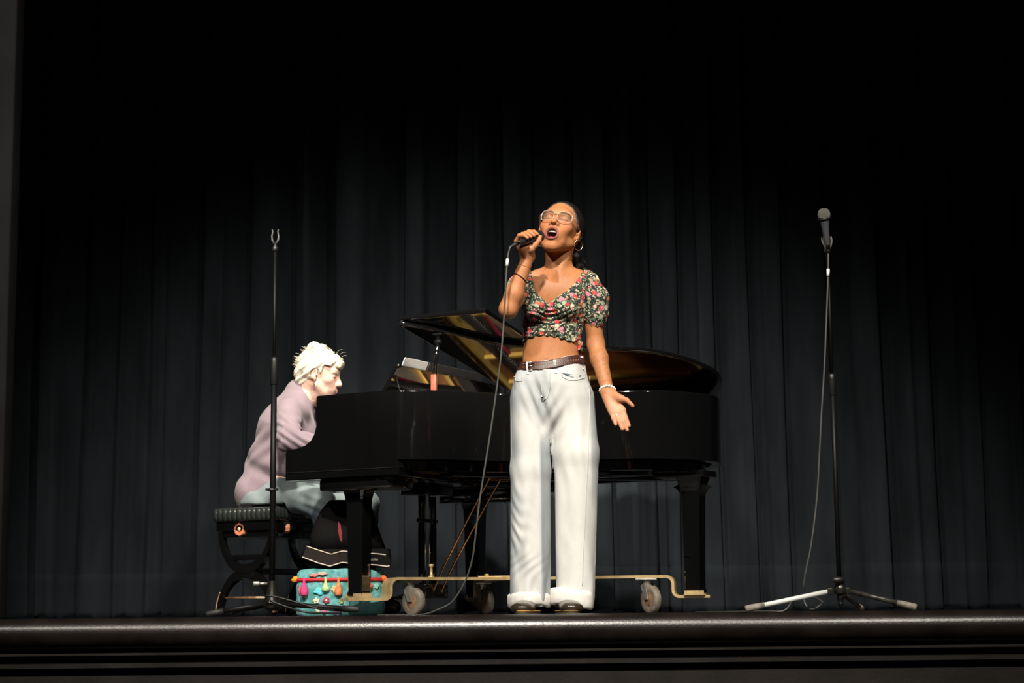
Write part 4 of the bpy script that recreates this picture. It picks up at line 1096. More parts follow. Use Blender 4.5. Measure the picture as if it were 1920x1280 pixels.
for a, b, r0, r1 in zip(pt_[:-1], pt_[1:], (.018, .019, .014), (.019, .014, .006)): fh.add(cone(a, b, r0, r1), .015)
fh.warp(lambda x, y, z: .0008 * np.sin(((x - HF.o[0]) * .9 + (z - HF.o[2]) * .5) * 900 + 20 * y) * np.ones_like(x * y * z))
hm = mat('black_brown_hair', (.011, .0085, .0075), .38, spec=.5, var=.3, scale=30, stretch=(8, 1, 8), bump=.25, bscale=60)
hair = net_obj('hair', [fh.mesh()], hm, singer, SB)
rnd = random.Random(8); mb = MB()
for k in range(46):
    a = Vector(pt_[1]).lerp(Vector(pt_[2]), rnd.random()) + Vector((rnd.uniform(-.016, .016), rnd.uniform(-.015, .015), rnd.uniform(-.01, .01)))
    e = a + Vector((rnd.uniform(.005, .040) * (1 if rnd.random() < .7 else -.3), rnd.uniform(-.02, .02), -rnd.uniform(.02, .055)))
    mb.tube([a - B_, a.lerp(e, .5) + Vector((.006, 0, .003)) - B_, e - B_], [.0010, .0008, .0003], n=4)
tag(mb.build('loose_strands', hm, hair), kind='stuff')
# eyeglasses
gm = mat('clear_pink_acetate', (.80, .52, .40), .12, spec=.8, ior=1.5); gm.node_tree.nodes['Principled BSDF'].inputs['Alpha'].default_value = .55
glass = mat('spectacle_lens', (.30, .26, .22), .03, spec=.8, ior=1.6); glass.node_tree.nodes['Principled BSDF'].inputs['Alpha'].default_value = .09
W3 = lambda p: Vector(HF.w(p)) - B_
fr_ = []
mb = MB()
for s in (-1, 1):
    ring = []
    for k in range(36):
        a = 2 * PI * k / 36; c, d = math.cos(a), math.sin(a)
        x = s * .0345 + .0275 * math.copysign(abs(c) ** .62, c); z = .0035 + .0225 * math.copysign(abs(d) ** .68, d) + .003 * c * s
        ring.append(W3((x, .104 - 5.5 * (x * x) - .08 * abs(z) * (z < 0), z)))
    fr_.append(ring); mb.tube(ring, .0017, n=8, closed=True)
mb.tube([W3((-.008, .1035, .010)), W3((0, .1075, .013)), W3((.008, .1035, .010))], .0026, n=8)
gl = mb.build('eyeglasses', gm, singer)
for s, ring in zip((-1, 1), fr_):
    c = sum(ring, Vector()) / len(ring) + Vector(HF.M[:, 1]) * .002
    fw = Vector(HF.M[:, 1]) * .0011
    MB().loft([[c - fw + (p - c) * .02 for p in ring], [p - fw for p in ring], [p + fw for p in ring], [c + fw + (p - c) * .02 for p in ring]]).build('lens', glass, gl)
    MB().tube(spline([W3((s * .0625, .083, .012)), W3((s * .070, .070, .012)), W3((s * .0775, .030, .009)), W3((s * .079, -.004, .006)), W3((s * .077, -.022, -.010))], 5), [.0026] * 16 + [.0018] * 5, n=8).build('temple', gm, gl)
# hoop earrings
gold_ = mat('gold_hoop', (.85, .62, .30), .18, metal=1)
for s in (-1, 1):
    c = HF.w((s * .0775, -.006, -.036)) - a3(SB); 
    hoop = [Vector(c) + Vector((.006, -.014, 0)) + Vector((.0155 * math.sin(t), .006 * math.sin(t) * s, -.0195 + .0205 * math.cos(t))) for t in [2 * PI * k / 32 for k in range(32)]]
    MB().tube(hoop, .0017, n=6, closed=True).build('hoop_earring', gold_, singer)
# blouse
zc_pts = [(930, 470), (990, 498), (996, 508), (998, 530), (1003, 548), (1010, 558), (1025, 573), (1034, 570), (1048, 559), (1062, 550), (1078, 534), (1087, 519), (1094, 505), (1110, 480), (1200, 460)]
nx = np.array([S(a, b, 0)[0] for a, b in zc_pts]); nz = np.array([S(a, b, 0)[2] for a, b in zc_pts])
fbz = Field((SB.x - .20, -.16, 1.03), (SB.x + .30, .22, 1.44), .0034)
put(fbz, [o for o in torso(.0065)])
for cx_, cy_ in ((1006, 577), (1060, 574)): fbz.add(ell(S(cx_, cy_, -.045), (.052, .042, .050)), .03)
put(fbz, [('+', cone(shL + a3((.015, 0, 0)), shL + (elL - shL) * .25, .048, .046), .03)])
neckfn = lambda x, y, z: (z - np.interp(x, nx, nz)) * .6 + 0 * y
fbz.cut(neckfn)
# puffed sleeves
sl = [cone(S(1104, 527, .04), S(1114, 560, .04), .040, .056), cone(S(1114, 560, .04), S(1118, 588, .04), .056, .046), cone(S(1118, 588, .04), S(1116, 604, .045), .046, .036)]
for p in sl: fbz.add(p, .02)
for p in [cone(S(985, 524, .04), S(976, 538, .0), .036, .050), cone(S(976, 538, .0), shL + (elL - shL) * .45, .050, .040)]: fbz.add(p, .02)
hemx = np.array([S(a, 640, 0)[0] for a in (960, 980, 1000, 1025, 1045, 1070, 1090, 1110)]); hemz = np.array([S(1000, b, 0)[2] for b in (636, 638, 633, 632, 636, 643, 640, 636)])
def hemfn(x, y, z):
    zz = np.interp(x, hemx, hemz) + .0035 * np.sin(x * 230 + 40 * y)
    return np.where(np.abs(x - SB.x - .005) < .13, (zz - z), -1.0)
def ruche(x, y, z):
    u = x - S(1022, 600, 0)[0]; lo_, hi_ = S(1022, 645, 0)[2], S(1022, 578, 0)[2]
    m = sstep(z, lo_ + .0, lo_ + .02) * (1 - sstep(z, hi_ - .01, hi_ + .02)) * (np.abs(u) < .16)
    ph = (z - .16 * np.abs(u) - .9 * u * u) * 2 * PI / .0165
    fl_ = .0036 * m * np.sin(ph + 2.2 * np.sin(u * 30)) * np.exp(-np.abs(u) / .09) * (y < .06)
    gat = .0020 * m * np.exp(-(u / .006) ** 2)
    ruf = -.006 * (1 - sstep(z, lo_ + .004, lo_ + .030)) * (.6 + .6 * np.sin(x * 190 + y * 120))
    puff = .0020 * np.sin((x * .9 + z * .25) * 330) * sstep(x, S(1098, 560, 0)[0], S(1104, 560, 0)[0])
    return fl_ + gat + ruf * (np.abs(u) < .15) + puff
fbz.warp(ruche).cut(hemfn)
fl_m = bpy.data.materials.new('floral_cotton'); fl_m.use_nodes = True; nt = fl_m.node_tree; B = nt.nodes['Principled BSDF']; B.inputs['Roughness'].default_value = .8; B.inputs['Specular IOR Level'].default_value = .2
tc = nt.nodes.new('ShaderNodeTexCoord'); wn = nt.nodes.new('ShaderNodeTexNoise'); wn.inputs['Scale'].default_value = 40
nt.links.new(tc.outputs['Object'], wn.inputs[0])
vm = nt.nodes.new('ShaderNodeVectorMath'); vm.operation = 'MULTIPLY_ADD'; vm.inputs[1].default_value = (.010,) * 3
nt.links.new(wn.outputs['Color'], vm.inputs[0]); nt.links.new(tc.outputs['Object'], vm.inputs[2]); vec = vm.outputs[0]
def layer(prev, scale, cols, r0, r1, keep):
    v = nt.nodes.new('ShaderNodeTexVoronoi'); v.inputs['Scale'].default_value = scale; nt.links.new(vec, v.inputs['Vector'])
    sp = nt.nodes.new('ShaderNodeSeparateColor'); nt.links.new(v.outputs['Color'], sp.inputs[0])
    rp = nt.nodes.new('ShaderNodeValToRGB'); rp.color_ramp.interpolation = 'CONSTANT'; nt.links.new(sp.outputs[0], rp.inputs[0])
    for i, c in enumerate(cols):
        e = rp.color_ramp.elements[0] if i == 0 else rp.color_ramp.elements.new(i / len(cols)); e.color = (*c, 1); e.position = i / len(cols)
    mr = nt.nodes.new('ShaderNodeMapRange'); mr.inputs[1].default_value = r0; mr.inputs[2].default_value = r1; mr.inputs[3].default_value = 1; mr.inputs[4].default_value = 0
    nt.links.new(v.outputs['Distance'], mr.inputs[0])
    lt = nt.nodes.new('ShaderNodeMath'); lt.operation = 'LESS_THAN'; lt.inputs[1].default_value = keep; nt.links.new(sp.outputs[1], lt.inputs[0])
    ml = nt.nodes.new('ShaderNodeMath'); ml.operation = 'MULTIPLY'; nt.links.new(mr.outputs[0], ml.inputs[0]); nt.links.new(lt.outputs[0], ml.inputs[1])
    mx = nt.nodes.new('ShaderNodeMix'); mx.data_type = 'RGBA'; nt.links.new(ml.outputs[0], mx.inputs[0])
    if isinstance(prev, tuple): mx.inputs[6].default_value = (*prev, 1)
    else: nt.links.new(prev, mx.inputs[6])
    nt.links.new(rp.outputs[0], mx.inputs[7]); return mx.outputs[2]
c1 = layer((.020, .024, .020), 150, [(.34, .36, .24), (.10, .15, .09), (.44, .40, .28), (.05, .09, .07)], .45, .60, .80)
c2 = layer(c1, 46, [(.62, .06, .04), (.70, .16, .07), (.60, .20, .26), (.66, .52, .36), (.52, .05, .06), (.34, .40, .26)], .42, .52, .62)
c3 = layer(c2, 120, [(.30, .02, .03), (.78, .42, .30), (.45, .22, .40), (.75, .62, .42)], .25, .35, .42)
nt.links.new(c3, B.inputs['Base Color'])
bl = net_obj('floral_top', [fbz.mesh()], fl_m, singer, SB)
# jeans
fj = Field((SB.x - .24, -.20, .03), (SB.x + .28, .26, 1.05), .0045)
FJ = ((0, 1, 0), 1.22)
JE = [('+', cone(S(1039, 690, .04), S(1034, 722, .04), .113, .143, ((0, 1, 0), 1.42)), .03), ('+', cone(S(1034, 722, .04), S(1037, 742, .04), .143, .140, ((0, 1, 0), 1.35)), .03)]
JE2 = [('+', cone(S(997, 752, .04), S(995, 880, .035), .086, .078, ((0, 1, 0), 1.0)), .025), ('+', cone(S(995, 880, .035), S(994.5, 1118, .04), .078, .080), .02),
       ('+', cone(S(1074, 752, .04), S(1081, 850, .035), .086, .087), .025), ('+', cone(S(1081, 850, .035), S(1079, 1118, .04), .087, .075), .02)]
put(fj, JE); put(fj, JE2[:1] + JE2[2:3]); put(fj, JE2[1:2] + JE2[3:])
fj.add(cone(S(1039, 675, .04), S(1039, 692, .04), .112, .114, ((0, 1, 0), 1.42)), .02)
a_, b_ = S(977, 677.5, 0), S(1100, 668, 0); zs = (b_[2] - a_[2]) / (b_[0] - a_[0])
fj.cut(lambda x, y, z: z - (a_[2] + (x - a_[0]) * zs + .010 * np.cos((x - SB.x) * 20) * (-1)) + 0 * y)
gapx = np.array([S(p, q, 0)[0] for p, q in ((1026, 808), (1030, 832), (1034, 880), (1035.5, 950), (1037, 1010), (1037.5, 1060), (1036, 1100))]); gapz = np.array([S(1030, q, 0)[2] for q in (808, 832, 880, 950, 1010, 1060, 1100)])
def crotch(x, y, z):
    gx = np.interp(-z, -gapz, gapx); wd = -.004 + .0075 * sstep(-z, -gapz[0], -S(0, 850, 0)[2]) + .005 * sstep(-z, -S(0, 880, 0)[2], -S(0, 1050, 0)[2])
    return np.where(z < gapz[0], wd - np.abs(x * 7.3 / (7.3 + y) - gx), -1.0)
fj.cut(crotch)
def folds(V, Q):
    N = normals(V, Q); x, y, z = V.T
    pxx = (x - SB.x) * 478 + 1025; pyy = 1152 - z * 480
    d = .0022 * np.sin(z * 9 + x * 60 + 2 * np.sin(z * 5)) + .0016 * np.sin(x * 110 + z * 12 + np.sin(z * 23)) * np.sin(z * 6 + 1)
    left = (pxx < 1034)
    # wrinkles on the outer edge of the singer's right leg and knee
    w1 = np.exp(-((pxx - 972) / 22) ** 2) * np.exp(-((pyy - 985) / 60) ** 2) * left
    d += w1 * .0030 * (.4 + .6 * np.sin(z * 14 + 1) ** 2) * np.sin((z * 1.0 + (x - SB.x) * 1.3) * 85 + 2.5 * np.sin(z * 17) + 1.7 * np.sin(x * 70))
    w2 = np.exp(-((pxx - 985) / 30) ** 2) * np.exp(-((pyy - 1080) / 40) ** 2) * left
    d += w2 * .002 * np.sin((z - (x - SB.x) * 1.2) * 110 + 2.5 * np.sin(z * 31))
    # pulled creases at the fly and hips
    w3 = np.exp(-((pxx - 1015) / 26) ** 2) * np.exp(-((pyy - 752) / 36) ** 2)
    d += w3 * .006 * np.sin((x - SB.x) * 150 + (z - .83) * 55)
    w4 = np.exp(-((pxx - 1045) / 22) ** 2) * np.exp(-((pyy - 790) / 50) ** 2)
    d += w4 * .0028 * np.sin((x - SB.x) * 120 - (z - .8) * 80)
    # crease where the leg front folds over, lower left leg
    w5 = np.exp(-((pxx - 1014) / 7) ** 2) * sstep(pyy, 800, 860) * (1 - sstep(pyy, 1080, 1110))
    d += w5 * .006
    low = sstep(pyy, 1060, 1105); d += low * .003 * np.sin(x * 90 + y * 60)
    return V + N * (d * (np.abs(y - .04) > .02)[:] * 1.0)[:, None]
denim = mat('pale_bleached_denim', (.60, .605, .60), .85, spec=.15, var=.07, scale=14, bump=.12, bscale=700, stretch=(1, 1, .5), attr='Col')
def fade_and_shade(V):
    # washed-out fronts, greyer blue panels and fly; shade painted into edges and waist
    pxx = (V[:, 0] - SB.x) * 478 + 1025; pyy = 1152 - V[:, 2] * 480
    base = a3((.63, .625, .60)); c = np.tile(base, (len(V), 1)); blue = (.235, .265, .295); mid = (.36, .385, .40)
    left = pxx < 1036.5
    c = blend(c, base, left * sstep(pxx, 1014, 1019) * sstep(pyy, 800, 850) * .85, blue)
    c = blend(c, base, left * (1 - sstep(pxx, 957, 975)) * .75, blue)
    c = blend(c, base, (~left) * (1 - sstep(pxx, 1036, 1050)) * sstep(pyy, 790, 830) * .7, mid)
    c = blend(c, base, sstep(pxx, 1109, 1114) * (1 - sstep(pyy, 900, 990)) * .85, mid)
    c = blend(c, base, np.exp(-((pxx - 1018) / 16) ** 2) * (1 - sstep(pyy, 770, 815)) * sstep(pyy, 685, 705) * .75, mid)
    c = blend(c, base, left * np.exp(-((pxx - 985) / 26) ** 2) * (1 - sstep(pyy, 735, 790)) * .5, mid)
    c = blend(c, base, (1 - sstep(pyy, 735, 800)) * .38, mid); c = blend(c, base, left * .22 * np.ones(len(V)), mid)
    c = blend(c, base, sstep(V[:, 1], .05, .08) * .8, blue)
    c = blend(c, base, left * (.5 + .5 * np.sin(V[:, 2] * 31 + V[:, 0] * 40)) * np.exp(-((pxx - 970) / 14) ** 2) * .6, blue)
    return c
jeans = net_obj('jeans', [fj.mesh()], denim, singer, SB, fade_and_shade, folds)
from mathutils.bvhtree import BVHTree
def bvh_of(o): return BVHTree.FromPolygons([o.matrix_parent_inverse @ v.co + Vector(o.parent.location) for v in o.data.vertices], [tuple(p.vertices) for p in o.data.polygons])
bj = bvh_of(jeans)
def hit(px, py, bv=None, lift=.0015):
    d = (P(px, py, 0) - CAM_LOC).normalized(); r = (bv or bj).ray_cast(CAM_LOC, d)
    return (r[0] - d * lift - SB) if r[0] is not None else (P(px, py, -.06) - SB)
def seam(name, pts, r, m, parent, sub=6, lift=.001):
    q = []
    for a, b in zip(pts[:-1], pts[1:]):
        for k in range(sub): q.append(hit(a[0] + (b[0] - a[0]) * k / sub, a[1] + (b[1] - a[1]) * k / sub, lift=lift))
    q.append(hit(*pts[-1], lift=lift)); return MB().tube(q, r, n=6).build(name, m, parent)
thread = mat('denim_seam', (.50, .50, .48), .85)
seam('fly_seam', [(1012, 694), (1014, 720), (1018, 745)], .0018, thread, jeans); seam('fly_seam', [(1030, 697), (1032, 722), (1026, 745), (1016, 752)], .0018, thread, jeans)
seam('pocket_seam', [(1052, 697), (1054, 706), (1066, 712), (1082, 712), (1096, 708)], .0020, thread, jeans); seam('pocket_seam', [(964, 706), (968, 714), (978, 714), (980, 700)], .0020, thread, jeans)
dk = mat('dark_pocket_lining', (.05, .09, .11), .8)
q = [hit(*p, lift=.0022) for p in ((1054, 699), (1062, 704), (1074, 707), (1088, 706), (1090, 703), (1074, 702), (1062, 700))]
bm = bmesh.new(); f = bm.faces.new([bm.verts.new(v) for v in q]); r = bmesh.ops.extrude_face_region(bm, geom=[f])
for e in r['geom']:
    if isinstance(e, bmesh.types.BMVert): e.co.y += .006
bmesh.ops.recalc_face_normals(bm, faces=bm.faces); MB().bm(bm).build('pocket_opening', dk, jeans)
seam('side_seam', [(1106, 705), (1106, 760), (1103, 850), (1099, 930), (1096, 1000), (1093, 1060), (1092, 1098)], .0012, thread, jeans)
# belt, loops, buckle
bm_ = mat('brown_leather', (.050, .015, .010), .38, spec=.5, var=.3, scale=50, bump=.15, bscale=300)
fbelt = Field((SB.x - .20, -.16, .90), (SB.x + .24, .22, 1.03), .0032); put(fbelt, JE); fbelt.add(cone(S(1039, 675, .04), S(1039, 692, .04), .112, .114, ((0, 1, 0), 1.42)), .02)
fbelt.warp(lambda x, y, z: -.0045 + 0 * x + 0 * y + 0 * z)
btop = lambda x, y: a_[2] + (x - a_[0]) * zs - .0105 * np.cos((x - SB.x) * 20) * (y < .1) - .001
fbelt.cut(lambda x, y, z: np.maximum(z - btop(x, y), btop(x, y) - .036 - z))
belt = net_obj('belt', [fbelt.mesh()], bm_, singer, SB)
bb = BVHTree.FromPolygons([v.co + SB for v in belt.data.vertices], [tuple(p.vertices) for p in belt.data.polygons])
mb = MB()
for k in range(26):
    px = 981 + k * 4.5
    for dy in (-3.2, 3.2):
        py = 684.5 - (px - 977) * .062 + dy + 3 * math.exp(-((px - 1025) / 30) ** 2)
        p = hit(px, py, bb, .0008); mb.ball(p, (.0016, .0012, .0022), 6)
tag(mb.build('belt_holes', mat('belt_eyelet', (.32, .22, .17), .4), belt), kind='stuff')
for x, y0, y1 in ((989, 678, 701), (1040, 673, 699), (1091, 666, 692)):
    t_, b2 = hit(x, (y0 + y1) / 2 - 4, bb, .004), hit(x + 1.5, (y0 + y1) / 2 + 4, bb, .004)
    a0 = hit(x + 2, y1, None, .003); tp = t_ + Vector((0, .004, .016))
    w2 = .0055
    MB().loft([[p + Vector((s * w2, yy, 0)) for s, yy in ((-1, 0), (1, 0), (1, .003), (-1, .003))] for p in (tp, t_ + Vector((0, -.001, .010)), b2 + Vector((0, -.001, -.008)), a0)], smooth=False).build('belt_loop', mat('pale_denim_plain', (.56, .56, .55), .85, bump=.1, bscale=500), jeans)
bk_ = hit(996, 686, bb, .004)
ring = [bk_ + Vector((.011 * math.copysign(abs(math.cos(t)) ** .5, math.cos(t)), -.001, .016 * math.copysign(abs(math.sin(t)) ** .5, math.sin(t)))) for t in [2 * PI * k / 28 for k in range(28)]]
MB().tube(ring, .0022, n=8, closed=True).tube([bk_ + Vector((-.011, -.002, 0)), bk_ + Vector((.012, -.003, 0))], .0018, n=8).build('buckle', CHROME, belt)
bt = hit(1017, 744, None, .001); MB().lathe([(.0, 0), (.006, 0), (.007, .002), (.004, .0035), (0, .0035)], bt, (0, -1, .1), n=14).build('jeans_button', CHROME, jeans)
# turned-up cuffs
for cx_, hw_, yt, yb_ in ((993, 37.5, 1111, 1136), (1072.5, 38.5, 1105, 1138)):
    c0 = S(cx_, 1120, .04) - a3(SB); rx_ = hw_ / 478; rings = []
    zt_, zb_ = S(cx_, yt, .04)[2], S(cx_, yb_, .04)[2]
    for f_, o in ((-.03, -.010), (.02, .001), (.10, .0065), (.3, .0080), (.6, .0080), (.88, .0065), (.97, .003), (1.0, -.004), (.9, -.012)):
        r = []
        for k in range(64):
            a = 2 * PI * k / 64; wob = .0025 * math.sin(3 * a + cx_) + .0015 * math.sin(7 * a)
            z = zt_ + (zb_ - zt_) * f_ + (.006 * math.sin(2 * a + cx_ * .1) + .003 * math.sin(5 * a)) * (.4 + f_ * .8) + .006 * math.cos(a) * (-1 if cx_ > 1030 else .2)
            r.append(Vector((c0[0] + (rx_ + o + wob) * math.cos(a), .04 - SB.y + (rx_ * 1.02 + o + wob) * math.sin(a), z)))
        rings.append(r)
    MB().loft(rings).build('turned_up_cuff', mat('pale_denim_inside', (.72, .70, .66), .85, var=.05, scale=60, bump=.1, bscale=500), jeans)
# shoes
lea = mat('dark_brown_shoe_leather', (.030, .020, .012), .25, spec=.6, coat=.3); sole_m = mat('dark_shoe_sole', (.05, .04, .022), .5); welt = mat('yellow_welt_stitching', (.42, .22, .05), .6)
for cx_, tx in ((990, -.022), (1064.5, .012)):
    f = Field(S(cx_, 1140, -.14) - a3((.09, .03, .06)), S(cx_, 1100, .16) + a3((.09, .03, .10)), .004)
    x0 = S(cx_, 1140, 0)[0]
    f.add(cone((x0 + tx, -.085, .026), (x0, .03, .045), .046, .044, ((0, 0, 1), 1.9)), .03).add(cone((x0, .03, .055), (x0, .10, .055), .040, .038), .03).add(cone((x0, .06, .06), (x0, .07, .14), .042, .044), .03)
    f.cut(lambda x, y, z: .014 - z + 0 * x + 0 * y)
    sh = net_obj('shoe', [f.mesh()], lea, singer, SB)
    out = []
    for k in range(48):
        a = 2 * PI * k / 48; c, s_ = math.cos(a), math.sin(a)
        y = .005 + .135 * s_; x = x0 + (.048 - .006 * max(0, s_)) * math.copysign(abs(c) ** .8, c) + tx * max(0, -s_) ; out.append(Vector((x, y, 0)) - Vector((SB.x, SB.y, 0)))
    up = Vector((0, 0, 1))
    MB().loft([[p + up * .0005 for p in out], [p + up * .006 for p in out], [p + up * .012 for p in out], [p + up * .015 for p in out]]).build('sole', sole_m, sh)
    MB().tube([p + up * .0155 for p in out], .0022, n=6, closed=True).build('welt', welt, sh)
# bracelet, ring, hair tie
bc = wrR + dr * .004; e1 = np.cross(dr, (0, 1, 0)); e1 /= np.linalg.norm(e1); e2 = np.cross(dr, e1)
pearl = mat('white_bead', (.85, .82, .74), .3)
mb = MB(); bd = None
for k in range(17):
    a = 2 * PI * k / 17; p = Vector(bc + (e1 * math.cos(a) + e2 * math.sin(a)) * (.0285 + .0) + dr * (.006 * math.cos(a - .6))) - SB
    mb.ball(p, .0056, 8)
tag(mb.build('bead_bracelet', pearl, singer), kind='stuff')
kf, kt = S(1154.5, 775, -.076), S(1160.5, 790, -.096); d_ = (kt - kf) / np.linalg.norm(kt - kf); e1 = np.cross(d_, (0, 1, 0)); e1 /= np.linalg.norm(e1); e2 = np.cross(d_, e1); c = kf + d_ * .010
ro = MB().tube([Vector(c + (e1 * math.cos(t) + e2 * math.sin(t)) * .0108) - SB for t in [2 * PI * k / 20 for k in range(20)]], .0014, n=6, closed=True).ball(Vector(c + a3((0, -.0115, 0))) - SB, (.0045, .003, .0035), 8).build('finger_ring', mat('silver', (.85, .85, .83), .45, metal=.3), singer)
c = elL + (wrL - elL) * .62; e1 = np.cross(dl, (0, 1, 0)); e1 /= np.linalg.norm(e1); e2 = np.cross(dl, e1)
MB().tube([Vector(c + (e1 * math.cos(t) + e2 * math.sin(t)) * .0300 + dl * .010 * math.cos(t + .5)) - SB for t in [2 * PI * k / 32 for k in range(32)]], .0024, n=6, closed=True).build('hair_tie', mat('dark_maroon_elastic', (.035, .008, .012), .7), singer)

# the microphone in the singer's hand, and its cable
mic1 = empty('microphone', mt, 0, "black microphone held in the singer's raised hand", 'microphone')
mic_mesh(mic1, (0, 0, 0), mh - mt)
mb_ = (mt - mh).normalized()
cb = [mt + mb_ * .012, P(957, 463, -.31), P(953.5, 474, -.31), P(951, 492, -.31), P(949, 520, -.31), P(947, 560, -.305), P(944, 610, -.30), P(939, 670, -.30), P(931, 730, -.29), P(921, 800, -.285), P(910, 870, -.28), P(899, 940, -.27), P(892, 1000, -.26), P(886, 1045, -.24), P(876, 1080, -.22), P(862, 1108, -.2), P(845, 1130, -.18), P(820, 1143, -.16), Vector((P(790, 1150, -.1).x, -.10, .005)), Vector((P(740, 1150, .1).x, .05, .005)), Vector((P(700, 1150, .2).x, .45, .005))]
for p in cb: p.z = max(p.z, .005)
cable('microphone_cable', cb, .0034, GREYCABLE, "thin grey cable hanging from the singer's microphone down to the stage floor", extra=[P(951.8, 485, -.31), P(950.3, 499, -.31)])
# ---------------------------------------------------------------- the pianist
PB = PW(-.72, .68, 0)
pianist = empty('person', PB, 0, 'seated pianist with short white hair in mauve sweater, playing the grand piano', 'person')
PF = Frame((-.976, 2.10, 1.215), (.112, .994, -.007), (.970, -.111, -.216), (.216, -.017, .976), 1.03)
pw = lambda l, w_, z: a3(PW(l, w_, z))
U3 = a3((math.cos(TH), -math.sin(TH), 0)); V3 = a3((math.sin(TH), math.cos(TH), 0))
pel = pw(-.74, .68, .655)
shN, elN, wrN = S(541, 771, 1.93), S(541, 824, 1.72), pw(-.185, .40, .810)
shF, elF, wrF = S(566, 768, 2.36), pw(-.36, 1.00, .84), pw(-.185, .93, .805)
chest = S(538, 800, 2.15); nb = S(568, 741, 2.13)
def ptorso(g=0.0):
    return [('+', cone(pel, S(519, 865, 2.18), .132 + g, .132 + g, (U3, 1.15)), .05), ('+', cone(S(519, 865, 2.18), chest, .132 + g, .128 + g, (U3, 1.1)), .05),
            ('+', cone(chest, S(548, 770, 2.14), .128 + g, .085 + g), .05),
            ('+', cone(shN + a3((.02, .06, -.01)), shF + a3((-.01, -.06, -.01)), .066 + g, .066 + g), .05), ('+', cone(nb + a3((-.02, 0, -.02)), shN + a3((.02, .05, .02)), .048 + g, .044 + g), .04), ('+', cone(nb + a3((-.02, 0, -.02)), shF + a3((0, -.05, .02)), .052 + g, .045 + g), .04),
            ('+', ell(S(563, 815, 2.06), (.075 + g, .085 + g, .085 + g)), .05), ('+', ell(S(566, 815, 2.24), (.075 + g, .085 + g, .085 + g)), .05)]
def parms(g=0.0, end=1.0):
    L = []
    for a, b, c in ((shN, elN, wrN), (shF, elF, wrF)):
        e = b + (c - b) * end
        L += [('+', cone(a, b, .052 + g, .046 + g), .03), ('+', cone(b, e, .044 + g, .030 + g), .02)]
    return L
PNECK = [('+', cone(nb + a3((0, 0, -.02)), PF.w((0, -.030, -.05)), .058, .052), .03), ('+', cone(nb + a3((.03, -.01, -.02)), PF.w((0, .03, -.085)), .040, .032), .03)]
def phand(w_, l0, wc, s):
    """a hand lying on the keys; s = side of the thumb"""
    L = []; kz = .772
    for i, (dl_, dw, ln) in enumerate(((.085, -.030, .058), (.092, -.010, .070), (.090, .010, .066), (.080, .029, .054))):
        k = pw(l0 + dl_, wc + s * dw, .806)
        L.append(('+', cone(w_, k, .017, .0115), .018))
        finger(L, [k, pw(l0 + dl_ + ln * .5, wc + s * dw * 1.15, .800), pw(l0 + dl_ + ln * .85, wc + s * dw * 1.2, .780), pw(l0 + dl_ + ln * .92, wc + s * dw * 1.2, .757)], .0100, .0072)
    t = pw(l0 + .035, wc - s * .038, .792); L.append(('+', cone(w_, t, .016, .013), .015))
    finger(L, [t, pw(l0 + .070, wc - s * .055, .776), pw(l0 + .095, wc - s * .060, .758)], .0115, .0085)
    return L
PH = phand(wrN, -.185, .40, 1) + phand(wrF, -.185, .93, -1)
PHEAD = head_prims(PF, 0.0, nose=1.15)
legs_p = [(pw(-.70, .58, .625), pw(-.325, .50, .560), pw(-.20, .60, .105), pw(-.04, .655, .050)), (pw(-.70, .80, .625), pw(-.285, .84, .560), pw(-.29, .84, .10), pw(-.13, .82, .045))]
def pleg(g=0.0, shoe=True):
    L = []
    for h, k, a, t in legs_p:
        L += [('+', cone(h, k, .084 + g, .062 + g), .04), ('+', cone(k, a, .060 + g, .040 + g), .02)]
        if shoe: L += [('+', cone(a + a3((0, 0, -.055)), t, .036, .030), .02)]
    return L
zp = PF.o[2] - .13
lo, hi = a3((PB.x - .32, PB.y - .75, .0)), a3((PB.x + .75, PB.y + .55, zp))
fb = Field(lo, hi + a3((0, 0, .03)), .0065); put(fb, ptorso() + PNECK + parms() + pleg() + PH)
seat = lambda x, y, z, h: np.where(((x - PC.x) * U3[0] + (y - PC.y) * U3[1]) < -.515, h - z, -1.0)
fb.cut(lambda x, y, z: np.maximum(z - zp - .003, seat(x, y, z, .566)))
fhd = Field((PF.o[0] - .17, PF.o[1] - .13, zp - .03), (PF.o[0] + .18, PF.o[1] + .13, PF.o[2] + .15), .0028); put(fhd, PHEAD + PNECK + ptorso()); fhd.cut(lambda x, y, z: zp - .003 - z + 0 * x + 0 * y)
PSK = a3((.74, .48, .38))
def col_p(V):
    c = np.tile(PSK, (len(V), 1)); q = PF.loc(V)
    c = face_colour(c, V, PF, PSK, (.60, .28, .24), (.52, .38, .26), lid=(.30, .18, .13))
    ck = np.exp(-(((np.abs(q[:, 0]) - .045) / .022) ** 2 + ((q[:, 2] + .022) / .02) ** 2)) * sstep(q[:, 1], .02, .05)
    return blend(c, PSK, ck * .4, (.66, .27, .22))
net_obj('body', [fhd.mesh(), fb.mesh()], skin_mat('fair_skin', .5), pianist, PB, col_p)
